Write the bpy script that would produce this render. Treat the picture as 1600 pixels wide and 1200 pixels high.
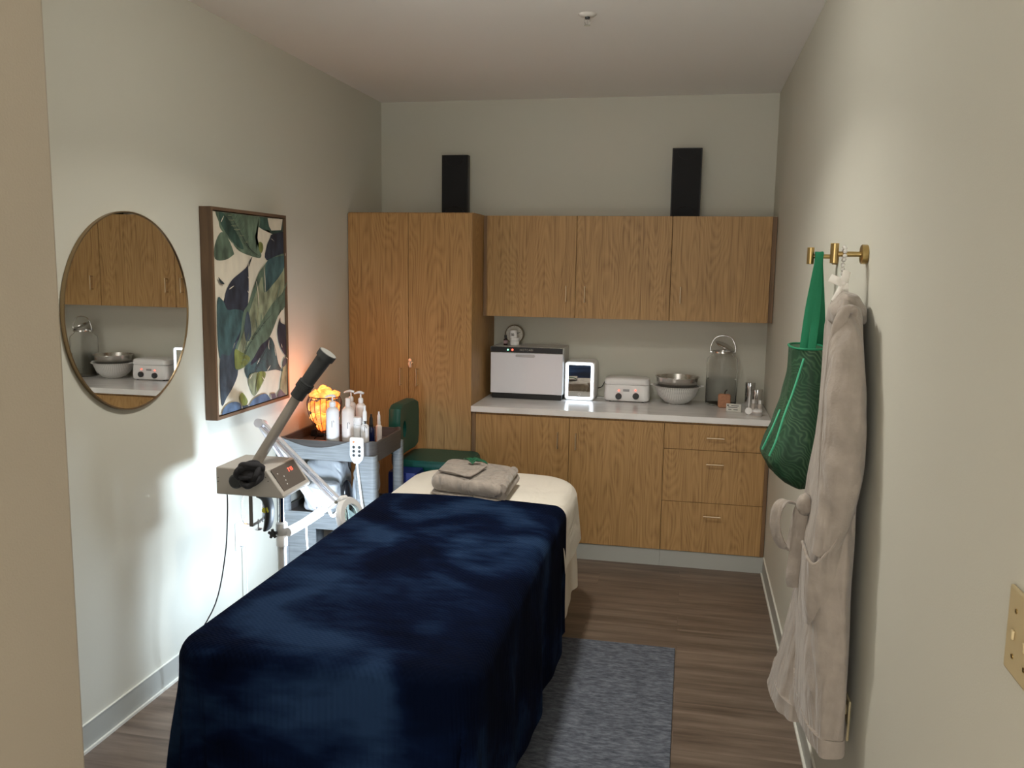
import bpy, bmesh, math, random
from mathutils import Vector, Matrix
random.seed(7)
for o in list(bpy.data.objects): bpy.data.objects.remove(o)
SC = bpy.context.scene
COL = SC.collection
PI = math.pi
# ------------------------------------------------------------------ camera
F, PITCH, YAW, ROLL, CH = 1353.8, -7.8176, 11.5601, 0.8541, 1.7678
L, R, D, H = -2.0806, 0.4773, 5.6773, 2.8279
def _axes():
    y, p, r = math.radians(YAW), math.radians(PITCH), math.radians(ROLL)
    f = Vector((-math.sin(y)*math.cos(p), math.cos(y)*math.cos(p), math.sin(p)))
    rt = Vector((math.cos(y), math.sin(y), 0)); up = rt.cross(f)
    return rt*math.cos(r)+up*math.sin(r), up*math.cos(r)-rt*math.sin(r), f
RT, UP, FW = _axes()
cam = bpy.data.cameras.new('camera'); cam.sensor_width = 36; cam.lens = F*36/1600
cam.clip_start = .02
co = bpy.data.objects.new('camera', cam); COL.objects.link(co)
co.matrix_world = Matrix(((RT.x, UP.x, -FW.x, 0), (RT.y, UP.y, -FW.y, 0), (RT.z, UP.z, -FW.z, CH), (0, 0, 0, 1)))
SC.camera = co
def at(px, py, x=None, y=None, z=None):
    d = FW + RT*((px-800)/F) - UP*((py-600)/F)
    if x is not None: t = x/d.x
    elif y is not None: t = y/d.y
    else: t = (z-CH)/d.z
    return Vector((0, 0, CH)) + d*t
# ------------------------------------------------------------------ world, exposure, lights
w = bpy.data.worlds.new('world'); SC.world = w; w.use_nodes = True
w.node_tree.nodes['Background'].inputs[0].default_value = (1, .97, .91, 1)
w.node_tree.nodes['Background'].inputs[1].default_value = 3.0
vs = SC.view_settings
vs.view_transform = 'Standard'; vs.look = 'None'; vs.gamma = 1; vs.use_curve_mapping = False; vs.exposure = 0.62
def area(name, loc, direction, size, power, color, shape='DISK', spread=180, size_y=None):
    l = bpy.data.lights.new(name, 'AREA'); l.shape = shape; l.size = size
    if size_y: l.size_y = size_y
    l.energy = power; l.color = color; l.spread = math.radians(spread)
    o = bpy.data.objects.new(name, l); COL.objects.link(o); o.location = loc
    o.rotation_euler = Vector(direction).to_track_quat('-Z', 'Y').to_euler()
    return o
FILL_GLOBE = (-.70, 2.70, H-.13)
area('added_ceiling_fill', (FILL_GLOBE[0], FILL_GLOBE[1]+.32, H-.03), (0, 0, -1), .16, 12.5, (1, .955, .87), spread=132)  # unseen downward light added to brighten table and floor
area('added_hall_fill', (-.90, -.55, 1.05), (1, .25, -.05), .16, 4.5, (1, .74, .46))  # unseen warm fill added on the hallway side
RING_C = at(548, 809, y=3.46); RING_N = Vector((-.93, .17, -.31)).normalized()
area('ring_glow', RING_C+RING_N*.03, RING_N, .15, 9.5, (.68, .83, 1.0))
# ------------------------------------------------------------------ materials
def srgb(*c):
    if len(c) == 1: c = c*3
    return tuple(((v/255)/12.92 if v/255 <= .04045 else ((v/255+.055)/1.055)**2.4) for v in c)
MATS = {}
def mat(name, col, rough=.6, metal=0, noise=0, nscale=40, bump=0, bscale=200, stretch=None, sheen=0, emit=None, estr=0, trans=0, alpha=1, ior=1.45, coat=0, spec=None):
    if name in MATS: return MATS[name]
    m = bpy.data.materials.new(name); m.use_nodes = True; nt = m.node_tree; b = nt.nodes['Principled BSDF']
    c = tuple(col)+(1,)
    b.inputs['Base Color'].default_value = c; b.inputs['Roughness'].default_value = rough; b.inputs['Metallic'].default_value = metal
    b.inputs['Sheen Weight'].default_value = sheen; b.inputs['Transmission Weight'].default_value = trans
    b.inputs['Alpha'].default_value = alpha; b.inputs['IOR'].default_value = ior; b.inputs['Coat Weight'].default_value = coat
    if spec is not None: b.inputs['Specular IOR Level'].default_value = spec
    if emit: b.inputs['Emission Color'].default_value = tuple(emit)+(1,); b.inputs['Emission Strength'].default_value = estr
    N = nt.nodes; K = nt.links
    if noise or bump:
        tc = N.new('ShaderNodeTexCoord'); mp = N.new('ShaderNodeMapping'); K.new(tc.outputs['Object'], mp.inputs[0])
        if stretch: mp.inputs['Scale'].default_value = stretch
    if noise:
        n = N.new('ShaderNodeTexNoise'); n.inputs['Scale'].default_value = nscale; n.inputs['Detail'].default_value = 5
        K.new(mp.outputs[0], n.inputs['Vector'])
        mx = N.new('ShaderNodeMix'); mx.data_type = 'RGBA'
        mx.inputs['A'].default_value = tuple(max(0, v*(1-noise)) for v in col)+(1,); mx.inputs['B'].default_value = tuple(min(1, v*(1+noise)) for v in col)+(1,)
        rp = N.new('ShaderNodeValToRGB'); rp.color_ramp.elements[0].position = .3; rp.color_ramp.elements[1].position = .7
        K.new(n.outputs['Fac'], rp.inputs[0]); K.new(rp.outputs[0], mx.inputs['Factor']); K.new(mx.outputs['Result'], b.inputs['Base Color'])
    if bump:
        n2 = N.new('ShaderNodeTexNoise'); n2.inputs['Scale'].default_value = bscale; K.new(mp.outputs[0], n2.inputs['Vector'])
        bp = N.new('ShaderNodeBump'); bp.inputs['Strength'].default_value = bump; bp.inputs['Distance'].default_value = .002
        K.new(n2.outputs['Fac'], bp.inputs['Height']); K.new(bp.outputs[0], b.inputs['Normal'])
    MATS[name] = m; return m
def ramp(nt, fac, stops):
    r = nt.nodes.new('ShaderNodeValToRGB'); e = r.color_ramp.elements
    e[0].position, e[0].color = stops[0][0], tuple(stops[0][1])+(1,)
    e[1].position, e[1].color = stops[-1][0], tuple(stops[-1][1])+(1,)
    for p, c in stops[1:-1]:
        x = e.new(p); x.color = tuple(c)+(1,)
    nt.links.new(fac, r.inputs[0]); return r.outputs[0]
def oak(name, rot=False, seed=0):
    m = mat(name, (.35, .2, .1), .5); nt = m.node_tree; N, K = nt.nodes, nt.links; b = N['Principled BSDF']
    tc = N.new('ShaderNodeTexCoord'); mp = N.new('ShaderNodeMapping'); K.new(tc.outputs['Object'], mp.inputs[0])
    mp.inputs['Location'].default_value = (seed*3.7, seed*1.3, seed*2.1)
    mp.inputs['Scale'].default_value = (1, 1, .16)
    # cathedral rings: distorted bands across the board, stretched along the grain
    n0 = N.new('ShaderNodeTexNoise'); n0.inputs['Scale'].default_value = 5.5; n0.inputs['Detail'].default_value = 1.5; K.new(mp.outputs[0], n0.inputs['Vector'])
    mul = N.new('ShaderNodeMath'); mul.operation = 'MULTIPLY'; mul.inputs[1].default_value = 70; K.new(n0.outputs['Fac'], mul.inputs[0])
    fr = N.new('ShaderNodeMath'); fr.operation = 'PINGPONG'; fr.inputs[1].default_value = 1; K.new(mul.outputs[0], fr.inputs[0])
    mp2 = N.new('ShaderNodeMapping'); K.new(tc.outputs['Object'], mp2.inputs[0]); mp2.inputs['Scale'].default_value = (1, 1, .02)
    n1 = N.new('ShaderNodeTexNoise'); n1.inputs['Scale'].default_value = 160; n1.inputs['Detail'].default_value = 4; K.new(mp2.outputs[0], n1.inputs['Vector'])
    a = N.new('ShaderNodeMath'); a.operation = 'MULTIPLY'; a.inputs[1].default_value = .16; K.new(fr.outputs[0], a.inputs[0])
    c = N.new('ShaderNodeMath'); c.operation = 'MULTIPLY_ADD'; c.inputs[1].default_value = .75; K.new(n1.outputs['Fac'], c.inputs[0]); K.new(a.outputs[0], c.inputs[2])
    out = ramp(nt, c.outputs[0], [(.20, (.22, .118, .040)), (.42, (.39, .225, .084)), (.68, (.50, .305, .125))])
    K.new(out, b.inputs['Base Color'])
    return m
def floor_mat():
    m = mat('floor_vinyl', (.2, .15, .11), .42); nt = m.node_tree; N, K = nt.nodes, nt.links; b = N['Principled BSDF']
    tc = N.new('ShaderNodeTexCoord')
    br = N.new('ShaderNodeTexBrick'); br.offset = .37; br.inputs['Scale'].default_value = 1
    br.inputs['Brick Width'].default_value = 1.22; br.inputs['Row Height'].default_value = .18; br.inputs['Mortar Size'].default_value = .0012
    br.inputs['Color1'].default_value = (.0, .0, .0, 1); br.inputs['Color2'].default_value = (1, 1, 1, 1); br.inputs['Mortar'].default_value = (.2, .2, .2, 1)
    K.new(tc.outputs['Object'], br.inputs['Vector'])
    mp = N.new('ShaderNodeMapping'); mp.inputs['Scale'].default_value = (.11, 1.4, 1); K.new(tc.outputs['Object'], mp.inputs[0])
    ad = N.new('ShaderNodeVectorMath'); ad.operation = 'ADD'; K.new(mp.outputs[0], ad.inputs[0])
    sc = N.new('ShaderNodeVectorMath'); sc.operation = 'SCALE'; sc.inputs['Scale'].default_value = 7; K.new(br.outputs['Color'], sc.inputs[0]); K.new(sc.outputs[0], ad.inputs[1])
    n = N.new('ShaderNodeTexNoise'); n.inputs['Scale'].default_value = 16; n.inputs['Detail'].default_value = 7; n.inputs['Roughness'].default_value = .62; K.new(ad.outputs[0], n.inputs['Vector'])
    out = ramp(nt, n.outputs['Fac'], [(.3, (.095, .068, .050)), (.5, (.175, .130, .099)), (.68, (.25, .195, .150))])
    mx = N.new('ShaderNodeMix'); mx.data_type = 'RGBA'; mx.blend_type = 'MULTIPLY'; mx.inputs['Factor'].default_value = .22
    K.new(out, mx.inputs['A']); K.new(br.outputs['Color'], mx.inputs['B']); K.new(mx.outputs['Result'], b.inputs['Base Color'])
    return m
M_WALL = mat('wall_paint', (.60, .592, .515), .85, bump=.15, bscale=260)
M_CEIL = mat('ceiling_paint', (.90, .90, .885), .9, bump=.1, bscale=200)
M_FLOOR = floor_mat()
M_BASE = mat('rubber_base', (.40, .41, .38), .45)
M_TRIM = mat('white_edge', (.72, .72, .66), .5)
OAKS = [oak('oak_laminate_%s' % n, seed=i) for i, n in enumerate(('a', 'b', 'c', 'd', 'e'))]
M_OAK = OAKS[0]
M_OAKD = mat('oak_edge_band', (.20, .115, .055), .5, noise=.3, nscale=60, stretch=(1, 1, .05))
M_DARK = mat('cabinet_gap', (.035, .02, .012), .8)
M_BRASS = mat('brushed_brass', (.46, .33, .14), .32, 1)
M_GOLD = mat('satin_gold_pull', (.62, .50, .34), .35, 1)
M_CHROME = mat('chrome', (.82, .83, .84), .08, 1)
M_STEEL = mat('brushed_steel', (.60, .58, .55), .25, 1)
M_BLACK = mat('black_plastic', (.012, .012, .013), .4)
M_WHITE = mat('white_plastic', (.84, .84, .84), .32)
M_WHITEM = mat('matte_white', (.80, .78, .74), .6)
M_GREYP = mat('light_grey_enamel', (.52, .49, .45), .45)
M_DGREY = mat('dark_grey_plastic', (.045, .048, .05), .5)
M_MIRROR = mat('mirror_silver', (.86, .88, .87), .01, 1)
M_GLASS = mat('clear_glass', (1, 1, 1), .02, trans=1, ior=1.12)
M_RED = mat('red_led', (.9, .1, .05), .4, emit=(1, .07, .04), estr=3)
M_GREEN_LED = mat('green_led', (.1, .8, .3), .4, emit=(.15, 1, .4), estr=4)
# ------------------------------------------------------------------ object helpers
ORI = {}      # root object -> world origin of its children's mesh coordinates
def _root(o):
    while o.parent: o = o.parent
    return o
def thing(name, label, cat, loc=(0, 0, 0), group=None, local=False):
    o = bpy.data.objects.new(name, None); COL.objects.link(o); o.location = loc; o.empty_display_size = .05
    o['label'] = label; o['category'] = cat
    if group: o['group'] = group
    ORI[o] = Vector((0, 0, 0)) if local else Vector(loc)
    return o
def finish(bm, name, m, off, smooth, bevel, sub):
    if bevel or sub or smooth: bmesh.ops.remove_doubles(bm, verts=bm.verts, dist=1e-6)
    bmesh.ops.recalc_face_normals(bm, faces=bm.faces)
    if off.length > 0: bmesh.ops.translate(bm, verts=bm.verts, vec=-off)
    me = bpy.data.meshes.new(name); bm.to_mesh(me); bm.free()
    for x in (m if isinstance(m, (list, tuple)) else [m]): me.materials.append(x)
    if smooth:
        for p in me.polygons: p.use_smooth = True
    return me
def part(name, bm, m, parent, smooth=False, bevel=0, sub=0, bseg=2, label=None, kind=None):
    r = _root(parent); me = finish(bm, name, m, ORI[r], smooth, bevel, sub)
    o = bpy.data.objects.new(name, me); COL.objects.link(o); o.parent = parent
    mods(o, smooth, bevel, sub, bseg)
    if label: o['label'] = label
    if kind: o['kind'] = kind
    return o
def mods(o, smooth, bevel, sub, bseg):
    if bevel:
        b = o.modifiers.new('bevel', 'BEVEL'); b.width = bevel; b.segments = bseg; b.limit_method = 'ANGLE'; b.angle_limit = math.radians(40)
    if sub:
        s = o.modifiers.new('sub', 'SUBSURF'); s.levels = s.render_levels = sub
    if (smooth or bevel) and not sub:
        for p in o.data.polygons: p.use_smooth = True
        try: o.data.set_sharp_from_angle(angle=math.radians(42))
        except Exception: pass
def solo(name, bm, m, label=None, cat=None, group=None, kind=None, smooth=False, bevel=0, sub=0, bseg=2):
    bb = [v.co for v in bm.verts]
    off = Vector((sum(c.x for c in bb)/len(bb), sum(c.y for c in bb)/len(bb), min(c.z for c in bb)))
    if kind == 'structure': off = Vector((0, 0, 0))
    me = finish(bm, name, m, off, smooth, bevel, sub)
    o = bpy.data.objects.new(name, me); COL.objects.link(o); o.location = off; ORI[o] = off
    mods(o, smooth, bevel, sub, bseg)
    if label: o['label'] = label
    if cat: o['category'] = cat
    if group: o['group'] = group
    if kind: o['kind'] = kind
    return o
def BM(): return bmesh.new()
def box(bm, x0, x1, y0, y1, z0, z1, mi=0):
    v = [bm.verts.new(c) for c in ((x0,y0,z0),(x1,y0,z0),(x1,y1,z0),(x0,y1,z0),(x0,y0,z1),(x1,y0,z1),(x1,y1,z1),(x0,y1,z1))]
    for f in ((0,3,2,1),(4,5,6,7),(0,1,5,4),(1,2,6,5),(2,3,7,6),(3,0,4,7)):
        fc = bm.faces.new([v[i] for i in f]); fc.material_index = mi
    return bm
def B(*a): return box(BM(), *a)
def frame(d):
    d = Vector(d).normalized(); a = Vector((0, 0, 1)) if abs(d.z) < .95 else Vector((1, 0, 0))
    u = d.cross(a).normalized(); return u, d.cross(u).normalized()
def rings(bm, rs, closed=False, caps=True, mi=0):
    n = len(rs[0]); V = [[bm.verts.new(p) for p in r] for r in rs]
    m = len(V)
    for i in range(m if closed else m-1):
        a, b = V[i], V[(i+1) % m]
        for j in range(n):
            f = bm.faces.new((a[j], a[(j+1) % n], b[(j+1) % n], b[j])); f.material_index = mi
    if caps and not closed:
        bm.faces.new(V[0][::-1]).material_index = mi; bm.faces.new(V[-1]).material_index = mi
    return bm
def cyl(bm, p0, p1, r0, r1=None, seg=20, mi=0):
    p0, p1 = Vector(p0), Vector(p1); r1 = r0 if r1 is None else r1; u, v = frame(p1-p0)
    return rings(bm, [[p+(u*math.cos(t)+v*math.sin(t))*r for t in [2*PI*k/seg for k in range(seg)]] for p, r in ((p0, r0), (p1, r1))], mi=mi)
def lathe(bm, prof, c=(0, 0, 0), axis=(0, 0, 1), seg=28, mi=0, caps=True):
    c = Vector(c); ax = Vector(axis).normalized(); u, v = frame(ax)
    return rings(bm, [[c+ax*h+(u*math.cos(t)+v*math.sin(t))*max(r, 1e-4) for t in [2*PI*k/seg for k in range(seg)]] for r, h in prof], mi=mi, caps=caps)
def catmull(pts, n=6, closed=False):
    P = [Vector(p) for p in pts]; out = []; m = len(P)
    for i in range(m if closed else m-1):
        g = (lambda k: P[k % m]) if closed else (lambda k: P[max(0, min(m-1, k))])
        a, b, c, d = g(i-1), g(i), g(i+1), g(i+2)
        for k in range(n):
            t = k/n
            out.append(.5*((2*b)+(c-a)*t+(2*a-5*b+4*c-d)*t*t+(3*b-a-3*c+d)*t**3))
    if not closed: out.append(P[-1])
    return out
def tube(bm, pts, r, seg=10, smooth=6, closed=False, flat=None, mi=0):
    """sweep; r a number or list; flat=(axis,width): ribbon-like ellipse, wide along axis"""
    P = catmull(pts, smooth, closed) if smooth else [Vector(p) for p in pts]
    n = len(P)
    if isinstance(r, (list, tuple)):
        rr = [r[min(len(r)-1, int(i*(len(r)-1)/(n-1)))]*(1-(i*(len(r)-1)/(n-1))%1)+r[min(len(r)-1, int(i*(len(r)-1)/(n-1))+1)]*((i*(len(r)-1)/(n-1))%1) for i in range(n)]
    else: rr = [r]*n
    rs = []; pu = None
    for i in range(n):
        a = P[(i-1) % n] if closed else P[max(0, i-1)]; b = P[(i+1) % n] if closed else P[min(n-1, i+1)]
        t = (b-a).normalized()
        if flat:
            v = Vector(flat[0]); v = (v-t*v.dot(t)).normalized(); u = t.cross(v); wv = flat[1]
        else:
            if pu is None: u, v = frame(t)
            else:
                u = (pu-t*pu.dot(t)).normalized(); v = t.cross(u)
            pu = u; wv = None
        rs.append([P[i]+u*math.cos(q)*rr[i]+v*math.sin(q)*(wv if wv else rr[i]) for q in [2*PI*k/seg for k in range(seg)]])
    return rings(bm, rs, closed=closed, mi=mi)
def prism(bm, poly, ext, mi=0):
    """poly: list of 3D points (planar), ext: vector"""
    e = Vector(ext); a = [bm.verts.new(Vector(p)) for p in poly]; b = [bm.verts.new(Vector(p)+e) for p in poly]; n = len(a)
    bm.faces.new(a[::-1]).material_index = mi; bm.faces.new(b).material_index = mi
    for i in range(n): bm.faces.new((a[i], a[(i+1) % n], b[(i+1) % n], b[i])).material_index = mi
    return bm
def rrect(w, h, r, n=6):
    o = []
    for cx, cy, a0 in ((w/2-r, h/2-r, 0), (-w/2+r, h/2-r, 90), (-w/2+r, -h/2+r, 180), (w/2-r, -h/2+r, 270)):
        for k in range(n+1):
            a = math.radians(a0+90*k/n); o.append((cx+r*math.cos(a), cy+r*math.sin(a)))
    return o
def grid(bm, nu, nv, fn, mi=0):
    V = [[bm.verts.new(fn(i/(nu-1), j/(nv-1))) for j in range(nv)] for i in range(nu)]
    for i in range(nu-1):
        for j in range(nv-1): bm.faces.new((V[i][j], V[i+1][j], V[i+1][j+1], V[i][j+1])).material_index = mi
    return bm
def blob(bm, c, rad, sub=2, jit=0, seed=0, scale=(1, 1, 1)):
    g = bmesh.ops.create_icosphere(bm, subdivisions=sub, radius=1); rnd = random.Random(seed)
    ph = [rnd.uniform(0, 6) for _ in range(6)]
    for v in g['verts']:
        p = v.co.copy()
        k = 1+jit*(math.sin(3*p.x+ph[0]+2*p.y)+math.sin(4*p.y+ph[1]-3*p.z)+math.sin(5*p.z+ph[2]+2*p.x))/3
        v.co = Vector(c)+Vector((p.x*scale[0], p.y*scale[1], p.z*scale[2]))*rad*k
    return bm
def text_bm(s, size, loc, xdir, ydir, depth=.0006, spacing=1.0, align='CENTER'):
    cu = bpy.data.curves.new('t', 'FONT'); cu.body = s; cu.size = size; cu.align_x = align; cu.align_y = 'CENTER'; cu.extrude = depth; cu.space_character = spacing
    o = bpy.data.objects.new('t', cu); COL.objects.link(o); bpy.context.view_layer.update()
    me = bpy.data.meshes.new_from_object(o.evaluated_get(bpy.context.evaluated_depsgraph_get()))
    bpy.data.objects.remove(o); bm = BM(); bm.from_mesh(me); bpy.data.meshes.remove(me)
    X = Vector(xdir).normalized(); Y = Vector(ydir).normalized(); Z = X.cross(Y)
    for v in bm.verts: v.co = Vector(loc)+X*v.co.x+Y*v.co.y+Z*v.co.z
    return bm
# ================================================================== STRUCTURE
Y0 = -1.7
solo('floor', B(L-.4, R+.3, Y0, D+.1, -.1, 0), M_FLOOR, kind='structure')
solo('ceiling', B(L-.4, R+.3, Y0, D+.1, H, H+.1), M_CEIL, kind='structure')
solo('wall_back', B(L-.2, R+.2, D, D+.1, 0, H), M_WALL, kind='structure')
solo('wall_left', B(L-.12, L, .7, D, 0, H), M_WALL, kind='structure')
solo('wall_right', B(R, R+.12, Y0, D, 0, H), M_WALL, kind='structure')
NX = -1.0; NY = 1.232
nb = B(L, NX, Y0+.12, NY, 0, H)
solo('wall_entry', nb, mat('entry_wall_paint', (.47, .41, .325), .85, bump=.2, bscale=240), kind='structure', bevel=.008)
def base_run(name, x, y0, y1, s):
    bm = BM()
    prism(bm, [(x, y0, .0), (x+s*.012, y0, 0), (x+s*.007, y0, .012), (x+s*.005, y0, .102), (x, y0, .102)], (0, y1-y0, 0))
    o = solo(name, bm, M_BASE, kind='structure')
    return o
base_run('baseboard_left', L, NY, D-.64, 1)
base_run('baseboard_right', R, -.5, D-.62, -1)
def strip(name, x, y0, y1, s):
    bm = BM(); box(bm, *sorted((x+s*.0062, x+s*.016)), y0, y1, 0.0005, .011)
    box(bm, *sorted((x, x+s*.008)), y0, y1, .1022, .1052)
    solo(name, bm, M_TRIM, kind='structure')
strip('trim_1', L, NY, D-.64, 1); strip('trim_2', R, -.5, D-.62, -1)
# unseen light fixtures added to brighten the room, then the sprinkler
t = thing('added_globe_light', 'unseen white globe light added above the treatment table', 'light', (FILL_GLOBE[0], FILL_GLOBE[1], FILL_GLOBE[2]-.11))
part('fill_globe', blob(BM(), FILL_GLOBE, .10, 4), mat('fill_globe_glow', (.9, .9, .85), .5, emit=(1, .955, .87), estr=24), t, smooth=True)  # glowing globe added to lift walls and ceiling
part('canopy', lathe(BM(), [(.001, 0), (.05, 0), (.06, .012), (.06, .046), (.001, .046)], (FILL_GLOBE[0], FILL_GLOBE[1], H-.0475), seg=28), M_WHITE, t, smooth=True)
t = thing('added_ceiling_light', 'unseen round recessed ceiling light added beside the globe light', 'light', (FILL_GLOBE[0], FILL_GLOBE[1]+.32, H-.02))  # fixture added around the downward fill, out of view
part('trim_ring', lathe(BM(), [(.085, .004), (.10, 0), (.103, .014), (.087, .016), (.085, .004)], (FILL_GLOBE[0], FILL_GLOBE[1]+.32, H-.0165), seg=32, caps=False), M_WHITE, t, smooth=True)
t = thing('added_wall_light', 'unseen small warm wall light added on the hallway side of the near left wall', 'light', (NX, -.55, .96))  # fixture added to carry the warm hallway fill, out of view
part('backplate', B(NX+.001, NX+.012, -.60, -.50, .99, 1.11), M_BRASS, t, bevel=.003)
part('shade', lathe(BM(), [(.05, 0), (.085, .07), (.082, .07), (.048, .003), (.001, .003)], (NX+.013, -.55, 1.05), (1, 0, 0), 28), M_WHITE, t, smooth=True)
sp = at(918, 22, z=H)
t = thing('fire_sprinkler', 'small white fire sprinkler on the ceiling', 'sprinkler', (sp.x, sp.y, H-.05))
part('escutcheon', lathe(BM(), [(.001, 0), (.012, -.012), (.03, -.010), (.040, -.0005), (.001, -.0005)], (sp.x, sp.y, H)), mat('sprinkler_white', (.72, .70, .66), .4), t, smooth=True)
part('sprinkler_head', cyl(BM(), (sp.x, sp.y, H-.012), (sp.x, sp.y, H-.02), .011), M_DGREY, t)
bm = BM(); tube(bm, [(sp.x-.009, sp.y, H-.018), (sp.x-.012, sp.y, H-.032), (sp.x-.003, sp.y, H-.045)], .002, 6)
tube(bm, [(sp.x+.009, sp.y, H-.018), (sp.x+.012, sp.y, H-.032), (sp.x+.003, sp.y, H-.045)], .002, 6)
cyl(bm, (sp.x, sp.y, H-.018), (sp.x, sp.y, H-.044), .0022, seg=8)
part('bulb_frame', bm, M_CHROME, t, smooth=True)
part('deflector', cyl(BM(), (sp.x, sp.y, H-.044), (sp.x, sp.y, H-.0465), .014, seg=16), M_CHROME, t)
# ================================================================== CABINETS
FY = 5.065   # door front plane
XT = -1.289
def vpull(x, y, z, parent, ln=.10):
    bm = BM(); cyl(bm, (x, y-.028, z-ln/2), (x, y-.028, z+ln/2), .0042, seg=10)
    for s in (-1, 1): cyl(bm, (x, y, z+s*(ln/2-.006)), (x, y-.03, z+s*(ln/2-.006)), .0036, seg=8)
    return part('handle', bm, M_GOLD, parent, smooth=True, label='slim gold bar handle')
def hpull(x, y, z, parent, ln=.10):
    bm = BM(); cyl(bm, (x-ln/2, y-.028, z), (x+ln/2, y-.028, z), .0042, seg=10)
    for s in (-1, 1): cyl(bm, (x+s*(ln/2-.006), y, z), (x+s*(ln/2-.006), y-.03, z), .0036, seg=8)
    return part('handle', bm, M_GOLD, parent, smooth=True, label='slim gold bar handle')
def door(name, x0, x1, y, z0, z1, m, parent):
    return part(name, B(x0, x1, y, y+.019, z0, z1), m, parent, bevel=.0012)
# tall cabinet
t = thing('tall_cabinet', 'tall two-door oak storage cabinet in the left back corner', 'cabinet', ((L+XT)/2, 5.37, 0))
part('carcass', B(L+.003, XT, FY+.021, D-.002, .1, 2.073), OAKS[3], t)
part('toe_kick', B(L+.003, XT, FY+.03, D-.01, 0.0, .099), M_BASE, t)
XS = at(638, 335, y=FY).x
d = door('door', L+.006, XS-.0013, FY, .102, 2.067, OAKS[0], t); h = at(627, 588, y=FY); vpull(h.x, FY, h.z, d, .11)
d = door('door', XS+.0013, XT, FY, .102, 2.067, OAKS[1], t); h = at(652, 589, y=FY); vpull(h.x, FY, h.z, d, .11)
h = at(641, 566, y=FY); bm = BM()
lathe(bm, [(.014, 0), (.014, .006), (.011, .012), (.001, .012)], (h.x+.004, FY-.0005, h.z), (0, -1, 0), 16)
prism(bm, [(h.x-.010, FY-.013, h.z-.004), (h.x-.003, FY-.013, h.z-.030), (h.x+.012, FY-.013, h.z-.030), (h.x+.012, FY-.013, h.z-.004)], (0, -.002, 0))
lathe(bm, [(.009, 0), (.011, .003), (.009, .006)], (h.x+.004, FY-.014, h.z+.016), (0, -1, 0), 12)
cyl(bm, (h.x+.004, FY-.014, h.z-.03), (h.x+.004, FY-.017, h.z+.012), .005, seg=8)
part('cabinet_lock', bm, mat('nickel', (.75, .72, .66), .38, 1), t, smooth=True, label='silver cam lock with a key in it')
# base cabinets
X1, X2 = -.6824, -.1221
CY = 5.050
t = thing('base_cabinet', 'two-door oak base cabinet under the left of the worktop', 'cabinet', ((XT+X2)/2, 5.37, 0))
part('carcass', B(XT+.002, X2-.0005, FY+.021, D-.002, .1, .873), OAKS[2], t)
part('toe_kick', B(XT+.002, X2-.0005, FY+.008, D-.01, 0.0, .0985), M_BASE, t)
part('filler_strip', B(XT+.003, -1.262, FY+.006, FY+.0205, .1, .872), M_OAKD, t)
d = door('door', -1.259, X1-.0013, FY, .102, .866, OAKS[2], t); h = at(872, 687, y=FY); vpull(h.x, FY, h.z, d)
d = door('door', X1+.0013, X2-.0016, FY, .102, .866, OAKS[4], t); h = at(900, 689, y=FY); vpull(h.x, FY, h.z, d)
t = thing('drawer_cabinet', 'oak cabinet with three drawers under the right of the worktop', 'cabinet', ((X2+R)/2, 5.37, 0))
XR = R-.024
part('carcass', B(X2+.0005, R-.002, FY+.021, D-.002, .1, .873), OAKS[1], t)
part('toe_kick', B(X2+.0005, R-.002, FY+.008, D-.01, 0.0, .0985), M_BASE, t)
part('filler_strip', B(XR+.001, R-.003, FY+.006, FY+.0205, .1, .872), M_OAKD, t)
for z0, z1, px, py, m in ((.718, .866, 1118, 684, OAKS[3]), (.404, .7155, 1117, 725, OAKS[0]), (.102, .4015, 1112, 806, OAKS[1])):
    d = door('drawer', X2+.0016, XR, FY, z0, z1, m, t); h = at(px, py, y=FY); hpull(h.x, FY, h.z, d)
m = mat('marble_laminate', (.82, .81, .80), .22, noise=.08, nscale=5, stretch=(1, 3, 1), bump=0)
solo('countertop', B(XT+.002, R-.002, CY, D-.002, .879, .915), m, 'pale marble-look worktop running along the oak base cabinets', 'worktop', bevel=.002)
# wall cabinets
UY = D-.3423
XU = -1.264; U0, U1 = -.7012, -.1269; ZB, ZT = 1.448, 2.070
t = thing('wall_cabinet', 'double oak wall cabinet beside the tall cabinet', 'cabinet', ((XU+U1)/2, D-.17, ZB))
part('carcass', B(XU, U1-.0007, UY+.021, D-.002, ZB, ZT), OAKS[4], t)
part('filler_strip', B(XT+.002, XU-.001, UY+.012, D-.01, ZB, ZT), M_OAKD, t)
d = door('door', XU+.001, U0-.0016, UY, ZB, ZT, OAKS[1], t); h = at(885, 459, y=UY); vpull(h.x, UY, h.z, d)
d = door('door', U0+.0016, U1-.002, UY, ZB, ZT, OAKS[3], t); h = at(914, 460, y=UY); vpull(h.x, UY, h.z, d)
t = thing('wall_cabinet', 'single-door oak wall cabinet against the right wall', 'cabinet', ((U1+R)/2, D-.17, ZB))
part('carcass', B(U1+.0007, R-.002, UY+.021, D-.002, ZB, ZT), OAKS[0], t)
part('filler_strip', B(R-.028, R-.003, UY+.010, UY+.0205, ZB, ZT), M_OAKD, t)
d = door('door', U1+.002, R-.030, UY, ZB, ZT, OAKS[2], t); h = at(1063, 461, y=UY); vpull(h.x, UY, h.z, d)
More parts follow.
